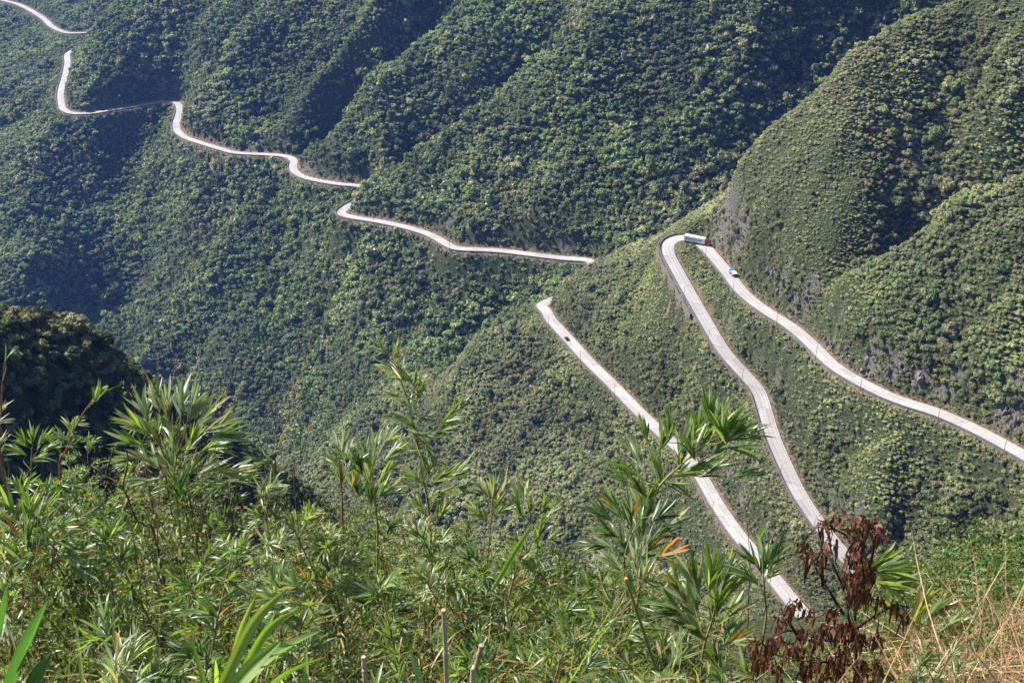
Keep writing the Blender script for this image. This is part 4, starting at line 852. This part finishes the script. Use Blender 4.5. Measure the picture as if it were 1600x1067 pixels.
twig("dry stems of a bare bush in front of the valley",5.0,[[(432,760),(433,690),(425,640),(418,612)],[(433,690),(448,660),(465,640),(470,617)],[(448,662),(453,640),(452,625)],[(433,700),(425,690),(420,680)],[(430,720),(410,700),(402,680)],[(434,700),(440,690)]],[(415,609),(452,624),(464,641),(424,625)])
twig("leafless twig with an orange tip left of the pale bamboo tuft",5.0,[[(460,760),(470,710),(480,680),(484,670)],[(470,710),(468,690)]],[(485,669),(483,672)],headcol=(.6,.18,.05))
twig("thin bare twigs between the dark hill and the forked bush",5.3,[[(305,720),(310,660),(306,610),(298,592)],[(310,650),(314,610),(315,586)],[(325,720),(327,640),(329,600)],[(312,660),(322,630),(326,615)]],[(310,606),(298,592)])
twig("knotty branch lying in the left of the thicket",4.4,[[(245,850),(225,820),(212,810),(190,760),(150,735),(105,700)],[(190,765),(200,720),(195,700)],[(165,745),(170,725),(178,700)]],[(105,700),(178,700)],r=.006)
twig("upright bare twig in front of the lowest road bend",4.6,[[(1168,980),(1170,930),(1172,880),(1166,800)]],[(1166,800)],r=.003,col=(.1,.07,.05))
# --- small leaved shrubs, bare tangles and filler bamboo
VT=[(0,700),(60,705),(110,690),(200,665),(240,650),(330,665),(380,695),(470,715),(520,730),(560,740),(620,775),(700,800),(760,800),(850,825),(930,855),(1040,880),(1060,930),(1120,960),(1180,985),(1250,1010),(1300,1000),(1340,960),(1390,905),(1430,850),(1500,840),(1560,810),(1600,795),(1800,780)]
def vtop(u): return float(np.interp(u,[a for a,b in VT],[b for a,b in VT]))
def veg_height(x,y,lo,hi,slack=0):
    zg=float(H(x,y)); u,v,zc=proj((x,y,zg+.8)); vt=vtop(float(u))+slack
    zt=y*ray(800,vt)[2]/ray(800,vt)[1]; return zg,float(u),min(fr.uniform(lo,hi) if fr.random()<.6 else 9,(zt-zg)*fr.uniform(.62,1.03),2.6)
def shrub_mesh(name,h,nl,pal,lsz,seed,spreadr=.28,twc=(.12,.07,.05),w=.5,prof=2):
    Lv=Leaves();Tb=Tubes(); ns=9
    for k in range(ns):
        a=fr.uniform(0,6.283); top=np.array([math.cos(a),math.sin(a),0])*spreadr*fr.uniform(.2,1)+np.array([0,0,h*fr.uniform(.6,1)]); c=curve([np.zeros(3)-np.array([0,0,.1]),top*.35+fr.standard_normal(3)*.07,top*.7+fr.standard_normal(3)*.08,top],4); Tb.add(c,.003,.0011,twc,4)
        m=nl//ns; t=fr.uniform(.2,1,m)**.75; q=c[(t*(len(c)-1)).astype(int)]+np.clip(fr.standard_normal((m,3)),-1.5,1.5)*spreadr*.28; pl=np.array(pal)
        tipr=(t>.9)&(fr.random(m)<.3); cc=pl[fr.integers(0,len(pl)-1,m)]*fr.uniform(.7,1.3,(m,1)); cc[tipr]=pl[-1]*fr.uniform(.7,1.2,(tipr.sum(),1))
        Lv.add(q,fr.standard_normal((m,3))+np.array([0,-.1,.9]),fr.standard_normal((m,3))*.7+np.array([0,0,1.]),lsz*fr.uniform(.6,1.25,m),lsz*w*fr.uniform(.8,1.2,m),fr.uniform(-.1,.4,m),cc,prof)
    return Tb.mesh(name+"_stems",M_twig),Lv.mesh(name+"_leaves",M_gloss)
RED=(.22,.07,.035)
P_SH=[(.10,.17,.035),(.16,.20,.05),(.07,.12,.025),(.2,.21,.07),(.13,.19,.045),RED]; P_SH2=[(.11,.18,.04),(.17,.20,.05),(.12,.09,.05),(.16,.14,.05),(.28,.10,.05)]; P_BU=[(.05,.12,.03),(.09,.16,.04),(.16,.21,.05),(.04,.09,.025),(.25,.26,.07)]
SH={hh:[shrub_mesh("shrub",hh,int(1500*hh**.7),pl,ls,1,.24+.1*hh) for pl,ls in ((P_SH,.021),(P_SH2,.018),(P_SH,.023))] for hh in (.6,1.1,1.8)}
BU={hh:[shrub_mesh("bush",hh,int(1500*hh**.7),P_BU,ls,4,.26+.12*hh,w=.45) for ls in (.032,.028)] for hh in (.7,1.2,1.9)}
def tang_mesh(h):
    Tb=Tubes()
    for k in range(26):
        a=fr.uniform(0,6.283); c=np.array([math.cos(a),math.sin(a),0])*fr.uniform(.02,.2); e=c*fr.uniform(1,2.4)+np.array([0,0,h*fr.uniform(.4,1)])+fr.standard_normal(3)*.08
        cv=curve([c-np.array([0,0,.05]),(c+e)/2+fr.standard_normal(3)*.06,e],5); Tb.add(cv,.0035,.001,np.array([(.2,.12,.08),(.32,.23,.15),(.12,.06,.045)])[fr.integers(0,3)],4)
        for _ in range(2):
            i=fr.integers(3,len(cv)-1); Tb.add(np.array([cv[i],cv[i]+fr.standard_normal(3)*.04+np.array([0,0,.06]),cv[i]+fr.standard_normal(3)*.07+np.array([0,0,.12])]),.0018,.0007,(.16,.11,.08),3)
    return Tb.mesh("stems",M_twig)
TG={hh:[(tang_mesh(hh),),(tang_mesh(hh),)] for hh in (.6,1.,1.7)}
def bamboo_mesh(h,pal,seed,nn=13,lf=7,ln=.13):
    Lv=Leaves();Tb=Tubes()
    for s_ in range(3):
        a=fr.uniform(0,6.283); lean=fr.uniform(.08,.3); top=np.array([math.cos(a)*lean,math.sin(a)*lean,h*fr.uniform(.72,1)]); c=curve([np.array([0,0,-.15])+fr.standard_normal(3)*.02,top*np.array([.3,.3,.55]),top],9)
        Tb.add(c,.006,.002,(.24,.22,.08) if s_ else (.32,.2,.1),5,node=3)
        for k in range(nn):
            t=.22+.78*(k+.5)/nn; p=c[min(int(t*(len(c)-1)),len(c)-1)]; b=fr.uniform(0,6.283); d=unit(np.array([math.cos(b),math.sin(b),fr.uniform(.3,1.3)])); q=p+d*fr.uniform(.04,.13)*(1.2-t*.5)
            Tb.add(np.array([p,(p+q)/2+np.array([0,0,.01]),q]),.0016,.0009,(.2,.2,.07),3)
            fan(Lv,q,d,lf,ln*fr.uniform(.75,1.15),ln*.095,.8,pal,.2,.01)
    return Tb.mesh("cane",M_twig),Lv.mesh("leaves",M_leaf)
bam={hh:[bamboo_mesh(hh,pl,1,nn,14,.098) for pl in (P_MIX,P_SIL,P_GRN,P_DEEP)] for hh,nn in ((.6,12),(1.,18),(1.5,26),(2.1,36))}
fills=[]
y=2.35
while y<8.6:
    half=.404*(y*CC+ (2.0+.72*y)*SS)+.35; st=.25+.028*y; x=-half+fr.uniform(0,st)
    while x<half:
        xx=x+fr.uniform(-.1,.1); yy=y+fr.uniform(-.12,.12); zg,u,h=veg_height(xx,yy,.45,1.9,max(0.,6.-yy)*(30 if xx<.8 else 52)-(10 if xx<0 else 0)); x+=st*fr.uniform(.8,1.25)
        if h<.22 or u<-60 or u>1660: continue
        if (1170<u<1440 and yy<3.35) or (300<u<520 and yy<2.95) or (u<120 and yy<2.7) or (540<u<780 and yy<2.85) or (860<u<980 and yy<3.): continue
        lowleft=u<420 and yy<3.3; r_=fr.random()
        if u>1370: kd='bush' if (yy>4.2 and r_<.85) else ('bamboo' if r_<.4 and u<1500 else 'bush' if r_<.36 and yy>3.3 else 'grass')
        elif u<520: kd='shrub' if r_<(.26 if 2.3<yy<5. and u>110 else .10) else ('tangle' if r_<(.44 if yy<5. else .34) else 'bamboo')
        elif 1180<u<=1370: kd='bamboo' if r_<.4 else ('grass' if r_<.8 else 'shrub')
        else: kd='bamboo' if r_<.86 else 'shrub'
        fills.append((xx,yy,zg,u,h,kd))
    y+=.27+.03*y
def ordn(n):
    a="first second third fourth fifth sixth seventh eighth ninth tenth eleventh twelfth thirteenth fourteenth fifteenth sixteenth seventeenth eighteenth nineteenth".split(); tens={20:"twentieth",30:"thirtieth",40:"fortieth",50:"fiftieth",60:"sixtieth"}
    return a[n-1] if n<20 else (tens[n] if n in tens else {2:"twenty",3:"thirty",4:"forty",5:"fifty",6:"sixty"}[n//10]+"-"+a[n%10-1])
ROWN=["bottom row","second row","middle row","upper row","rearmost row"]
NM={'bamboo':("bamboo","leafy bamboo clump","bamboo"),'shrub':("shrub","small leaved red tipped shrub","shrub"),'bush':("bush","glossy leaved bush","bush"),'tangle':("bare_shrub","leafless twiggy shrub","shrub")}
first={}
rowlists={}
for f in fills:
    if f[5]=='grass': continue
    row=0 if f[1]<2.6 else 1 if f[1]<3.4 else 2 if f[1]<4.6 else 3 if f[1]<6.2 else 4
    rowlists.setdefault((f[5],row),[]).append(f)
for (kd,row),Lf in sorted(rowlists.items()):
    Lf.sort(key=lambda f:f[3])
    for n,(x,y_,zg,u,h,_) in enumerate(Lf):
        D_={'bamboo':bam,'shrub':SH,'bush':BU,'tangle':TG}[kd]; bh=min(D_,key=lambda q:abs(q-h)); ms=D_[bh]; m=ms[int(fr.integers(0,len(ms)))]
        name,lab,cat=NM[kd]
        o=empty(name,(x,y_,zg),fr.uniform(0,6.283)); s=h/bh
        o.scale=(min(1.15,max(.8,s)),)*2+(s,)
        if kd=='tangle': link("stems",m[0],o)
        elif kd=='bamboo': link("cane",m[0],o); link("leaves",m[1],o)
        else: link("stems",m[0],o); link("leaves",m[1],o)
        tag(o,"%s, %s from the left in the %s"%(lab,ordn(n+1),ROWN[row]),cat,{'bamboo':"bamboo clumps of the thicket",'shrub':"red tipped shrubs of the thicket",'bush':"glossy bushes at the right",'tangle':"bare shrubs of the thicket"}[kd])
print("fills",len(fills))
# --- ground cover (uncountable): leaf litter, low leaves; dry grass at the right
def scatter_leaves(name,label,n,gen,mat):
    Lv=Leaves(); gen(Lv,n); o=link(name,Lv.mesh(name,mat)); tag(o,label,kind='stuff')
def gxy(n,y0,y1,x0=-1,x1=1):
    y=fr.uniform(y0,y1,n); half=.42*(y*CC+(2+.72*y)*SS)+.3; x=half*fr.uniform(x0,x1,n); return x,y,H(x,y)
def g1(Lv,n):
    x,y,z=gxy(n,1.6,8.8); hh=fr.random(n)**2*.42; pal=np.array([(.07,.12,.03),(.05,.09,.02),(.12,.15,.04),(.20,.15,.09),(.14,.10,.05),(.10,.15,.06)])
    Lv.add(np.stack([x,y,z+hh],-1),fr.standard_normal((n,3))+np.array([0,0,.5]),fr.standard_normal((n,3))*.8+np.array([0,0,1.]),fr.uniform(.015,.045,n),fr.uniform(.008,.018,n),fr.uniform(0,.5,n),pal[fr.integers(0,6,n)]*fr.uniform(.6,1.3,(n,1)),2,True)
scatter_leaves("ground_cover","small green and reddish leaves covering the ground under the thicket",26000,g1,M_gloss)
def g2(Lv,n):
    x,y,z=gxy(n,1.7,8.2); pal=np.array([C_GR,C_GL,C_YG,C_TAN,(.34,.2,.1),C_TAN,(.22,.13,.08)])
    Lv.add(np.stack([x,y,z+fr.uniform(0,.75,n)**1.3],-1),fr.standard_normal((n,3))*.7+np.array([0,0,1.]),fr.standard_normal((n,3)),fr.uniform(.1,.36,n),fr.uniform(.004,.009,n),fr.uniform(.1,.9,n),pal[fr.integers(0,7,n)]*fr.uniform(.7,1.2,(n,1)),1,True)
scatter_leaves("grass","thin green and tan grass blades between the plants",15000,g2,M_leaf)
def g3(Lv,n):
    x,y,z=gxy(n*4,2.2,4.6,.3,1.02); u,v,_=proj(np.stack([x,y,z+.4],-1)); k=np.where(u+60*fr.standard_normal(len(u))>1455-.35*(v-900))[0][:n]; x,y,z=x[k],y[k],z[k]; n=len(k)
    pal=np.array([(.50,.30,.19),(.56,.38,.26),(.42,.20,.13),(.62,.50,.34),(.30,.17,.11),(.30,.30,.10)])
    Lv.add(np.stack([x,y,z+fr.uniform(0,.6,n)],-1),fr.standard_normal((n,3))*np.array([.9,.9,.6])+np.array([0,0,.55]),fr.standard_normal((n,3)),fr.uniform(.12,.5,n),fr.uniform(.002,.0055,n),fr.uniform(-.2,1.,n),pal[fr.integers(0,6,n)]*fr.uniform(.7,1.15,(n,1)),1)
scatter_leaves("dry_grass","tangle of dry pinkish tan grass in the lower right corner",10000,g3,M_dead)
# ------------------------------------------------------------------ haze: one even box of air round everything
mh,t,o=newmat("haze_air"); pv=N(t,'ShaderNodeVolumePrincipled'); pv.inputs['Color'].default_value=(.15,.33,1,1); pv.inputs['Density'].default_value=HAZE; pv.inputs['Anisotropy'].default_value=.2
L(t,pv.outputs[0],o.inputs['Volume'])
bm=bmesh.new(); box(bm,-1400,1200,-60,2500,-760,260); me=bpy.data.meshes.new("haze"); bm.to_mesh(me); bm.free(); me.materials.append(mh)
tag(link("haze",me),"thin blue haze in the valley air",kind='stuff')
